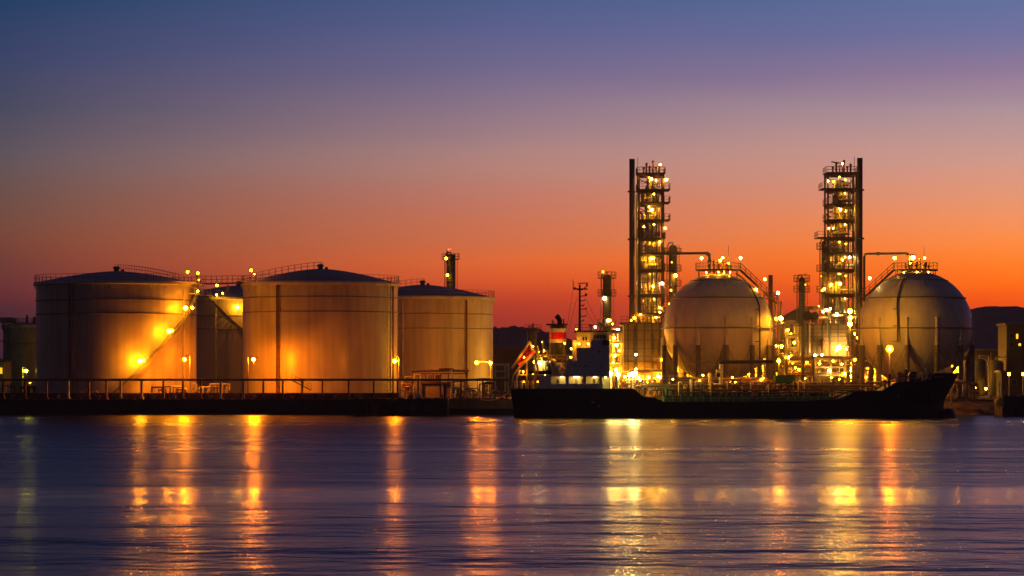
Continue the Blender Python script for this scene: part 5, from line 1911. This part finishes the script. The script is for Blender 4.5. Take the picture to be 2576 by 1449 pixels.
# cargo deck: trunk, pipes, catwalk, rails, crane
MB().box(sx(1668), sx(2085), YC - 2.9, YC + 2.9, sz(1012), sz(996)).build('cargo_trunk', GREEN_DECK, ship)
cw = MB()
cw.box(sx(1575), sx(2215), YC - 1.0, YC + .2, sz(965), sz(962.5))
for i in range(26):
    x = sx(1660) + i * 1.3
    if x < sx(2200):
        cw.bar((x, YC - .9, sz(996)), (x, YC - .9, sz(964)), .14)
cw.build('catwalk', DARK, ship)
MB().rail((sx(1575), YC - 1.0, sz(962.5)), (sx(1945), YC - 1.0, sz(962.5)), 1.0, 1.3, .045).build('catwalk_rail', PALE, ship)
MB().rail((sx(2000), YC - 1.0, sz(962.5)), (sx(2215), YC - 1.0, sz(962.5)), .5, 2.3, .045, 1).build('catwalk_rail', STEEL, ship)
for k, (y, py, rr, m) in enumerate(((-2.3, 972, .13, DARK), (-1.9, 968, .10, STEEL), (-2.6, 981, .14, DARK), (-1.5, 976, .12, STEEL), (.8, 970, .16, RUSTY), (1.6, 978, .18, STEEL), (-2.75, 987, .10, DARK))):
    x0, x1 = sx(1600 + 17 * k), sx(2190 - 11 * k)
    MB().tube([(x0, YC + y, sz(995)), (x0, YC + y, sz(py)), (x1, YC + y, sz(py)), (x1, YC + y, sz(995))], rr, 8).build('cargo_pipe', m, ship)
r3 = random.Random(77)
for k in range(96):                                            # tank hatches, valves and vents between the pipes
    px = 1672 + k * 4.3 + r3.uniform(-2, 2)
    h = r3.uniform(.5, 2.1)
    y = YC - r3.uniform(1.2, 2.85)
    b = MB()
    if k % 3 == 0:
        b.cyl((sx(px), y, sz(996)), (sx(px), y, sz(996) + h), .11, n=8)
        b.lathe([(.26, 0), (.30, .04), (.26, .08), (.2, .04), (.26, 0)], (sx(px), y, sz(996) + h), 10)
        b.build('valve', r3.choice((PIPE_RED, PALE, PALE, SHIP_PALE)), ship)
    elif k % 3 == 1:
        b.cyl((sx(px), y, sz(996)), (sx(px), y, sz(996) + h * .5), .34, n=12)
        b.cyl((sx(px), y, sz(996) + h * .5), (sx(px), y, sz(996) + h * .5 + .08), .42, n=12)
        b.build('tank_hatch', r3.choice((GREEN_DECK, RUSTY, PIPE_RED)), ship)
    else:
        b.tube([(sx(px), y, sz(996)), (sx(px), y, sz(996) + h * 1.1), (sx(px) + .3, y, sz(996) + h * 1.1 + .15), (sx(px) + .45, y, sz(996) + h)], .09, 8)
        b.build('vent_pipe', r3.choice((PALE, STEEL, SHIP_PALE)), ship)
b = MB()
px = 1650
while px < 2095:
    u = (px - 1285) / 1128
    yy = YC - half_breadth(u, 1, 0) + .1
    b.bar((sx(px), yy, sheer_z(px)), (sx(px), yy, sheer_z(px) + 1.05), .09 if px < 1850 else .06)
    px += 19
pts_ = [(1648, 0), (1668, 0), (1760, 0), (1880, 0), (2000, 0), (2095, 0)]
for (a, _), (c, _) in zip(pts_[:-1], pts_[1:]):
    for hh in (.55, 1.05):
        b.bar((sx(a), YC - half_breadth((a - 1285) / 1128, 1, 0) + .1, sheer_z(a) + hh), (sx(c), YC - half_breadth((c - 1285) / 1128, 1, 0) + .1, sheer_z(c) + hh), .06)
b.build('deck_rail', SHIP_PALE, ship)
b = MB()                                                       # stair rails down from the poop to the cargo deck
for o in (0, .55, 1.05):
    b.bar((sx(1590), YN - .2, sz(978) + o), (sx(1620), YN - .2, sz(999) + o), .07)
    b.bar((sx(1596), YN + 1.2, sz(965) + o), (sx(1640), YN + 1.2, sz(996) + o), .07)
for k in range(7):
    b.bar((sx(1590 + 5 * k), YN - .2, sz(978 + 3.5 * k)), (sx(1590 + 5 * k), YN - .2, sz(978 + 3.5 * k) + 1.05), .06)
    b.bar((sx(1596 + 7 * k), YN + 1.2, sz(965 + 5 * k)), (sx(1596 + 7 * k), YN + 1.2, sz(965 + 5 * k) + 1.05), .06)
b.build('poop_stair', SHIP_PALE, ship)
cr = MB()
cr.cyl((sx(1783), YC - 2.2, sz(998)), (sx(1783), YC - 2.2, sz(943)), .24, n=12)
cr.ball((sx(1783), YC - 2.2, sz(943)), .34, 8, 12)
cr.cyl((sx(1812), YC - 1.4, sz(998)), (sx(1812), YC - 1.4, sz(916)), .30, n=12)
cr.box(sx(1800), sx(1812), YC - 1.9, YC - .9, sz(948), sz(930))
crane = cr.build('cargo_crane', SHIP_PALE, ship)
MB().bar((sx(1808), YC - 1.4, sz(917)), (sx(1818), YC - 1.4, sz(909)), .5).bar((sx(1818), YC - 1.4, sz(911)), (sx(1943), YC - 1.4, sz(910.5)), .34, .5).build('boom', DARK, crane)
MB().bar((sx(1740), YC - 1.2, sz(911)), (sx(1781), YC - 1.9, sz(911)), .22).build('rest_bar', DARK, crane)
MB().cyl((sx(1800), YC - 2.0, sz(943)), (sx(1808), YC - 2.0, sz(943)), .34, n=12).build('hose_reel', BLACK, crane)
MB().box(sx(1948), sx(1998), YC - 1.8, YC + .8, sz(962.4), sz(944)).build('deck_container', GREEN_DECK, ship)
MB().cyl((sx(1736), YC - 2.6, sz(998)), (sx(1736), YC - 2.6, sz(955)), .2, n=10).build('derrick_post', SHIP_PALE, ship)
for px in (2044, 2090, 2140, 2168):
    MB().bar((sx(px), YC - 1.3, sz(1004)), (sx(px), YC - 1.3, sz(965)), .24).build('deck_post', DARK, ship)
# forecastle gear
MB().cyl((sx(2290), YC - 1.4, sz(947)), (sx(2300), YC - 1.4, sz(947)), .75, n=20).cyl((sx(2293), YC - 1.9, sz(946)), (sx(2293), YC - .6, sz(946)), .66, n=20).box(sx(2281), sx(2306), YC - 2.2, YC + 1, sz(960), sz(954)).build('anchor_windlass', BLACK, ship)
for px, h in ((2222, .9), (2232, 1.4), (2258, 1.2), (2266, .9), (2274, 1.6), (2316, .9), (2326, 1.2)):
    b = MB().cyl((sx(px), YC - 2.2, sheer_z(px) - .9), (sx(px), YC - 2.2, sheer_z(px) + h), .2, n=10)
    b.ball((sx(px), YC - 2.2, sheer_z(px) + h), .3, 6, 10)
    b.build('mushroom_vent', r3.choice((RUSTY, SHIP_PALE, DARK)), ship)
MB().rail((sx(2250), YC - 3.4, sheer_z(2250)), (sx(2312), YC - 2.9, sheer_z(2312)), 1.0, 1.0, .06).build('railing', SHIP_PALE, ship)
MB().rail((sx(2142), YC - 4.7, sheer_z(2142)), (sx(2206), YC - 4.2, sheer_z(2206)), .9, 1.0, .06).build('railing', STEEL, ship)
MB().bar((sx(2236), YC - 3.6, sheer_z(2206)), (sx(2252), YC - 3.4, sz(948)), .2).build('bow_post', PALE, ship)
for px, py, y, st_, rr in ((1537, 939, 1.0, 300, .36), (1554.5, 942, -1.5, 300, .36), (1583, 943, .5, 240, .3), (1591, 941, -2.2, 460, .42), (1598, 939, -.5, 460, .40)):
    p_ = Vector((sx(px), YC + y, sz(py)))
    MB().cyl((p_.x, p_.y + .2, sz(979)), (p_.x, p_.y + .2, p_.z - .3), .08, n=8).build('lamp_standard', SHIP_PALE, ship)
    lamp(ship, p_, 'white', st_, rr)
# work lights on deck, shaded by their hoods
for px, py, c, st_ in ((1608, 962, 'white', 26), (1690, 960, 'yellow', 26), (1765, 950, 'yellow', 26), (1838, 955, 'warm', 22), (1915, 958, 'warm', 20), (2020, 958, 'warm', 22), (2105, 960, 'warm', 20), (2172, 955, 'warm', 20)):
    lamp(ship, Vector((sx(px), YC - 3.6, sz(py - 6))), c, st_ * 26, .11, 'cap')
ch = MB()                                                      # mooring lines
def rope(p, q, sag, name, label):
    p, q = Vector(p), Vector(q)
    pts = [p.lerp(q, i / 10) - Vector((0, 0, sag * math.sin(math.pi * i / 10))) for i in range(11)]
    o = MB().tube(pts, .06, 6).build(name, PALE, None, rel=p)
    return tag(o, label, 'rope', 'mooring ropes')


rope((sx(2400), YC - .3, sz(952)), (X(2470, 490), 490, 1.7), 1.5, 'mooring_rope', 'pale mooring rope from the bow to the right bank')
rope((sx(1290), YC + 1.5, sz(980)), (X(1205, 497), 497, GZ + .1), .8, 'mooring_rope', 'pale mooring rope from the stern to the quay')

# ------------------------------------------------------------------ evening haze over harbour and plant
hz = MB().box(-1400, 1400, -20, 3600, -1.0, 84.0)
hm = bpy.data.materials.new('evening_haze')
hm.use_nodes = True
ht = hm.node_tree
ht.nodes.clear()
pv = ht.nodes.new('ShaderNodeVolumePrincipled')
pv.inputs['Color'].default_value = (0.92, 0.88, 0.95, 1)
pv.inputs['Density'].default_value = 0.00011
pv.inputs['Anisotropy'].default_value = 0.3
ho = ht.nodes.new('ShaderNodeOutputMaterial')
ht.links.new(pv.outputs[0], ho.inputs['Volume'])
stuff('haze', hz, hm, 'thin evening haze over the harbour')
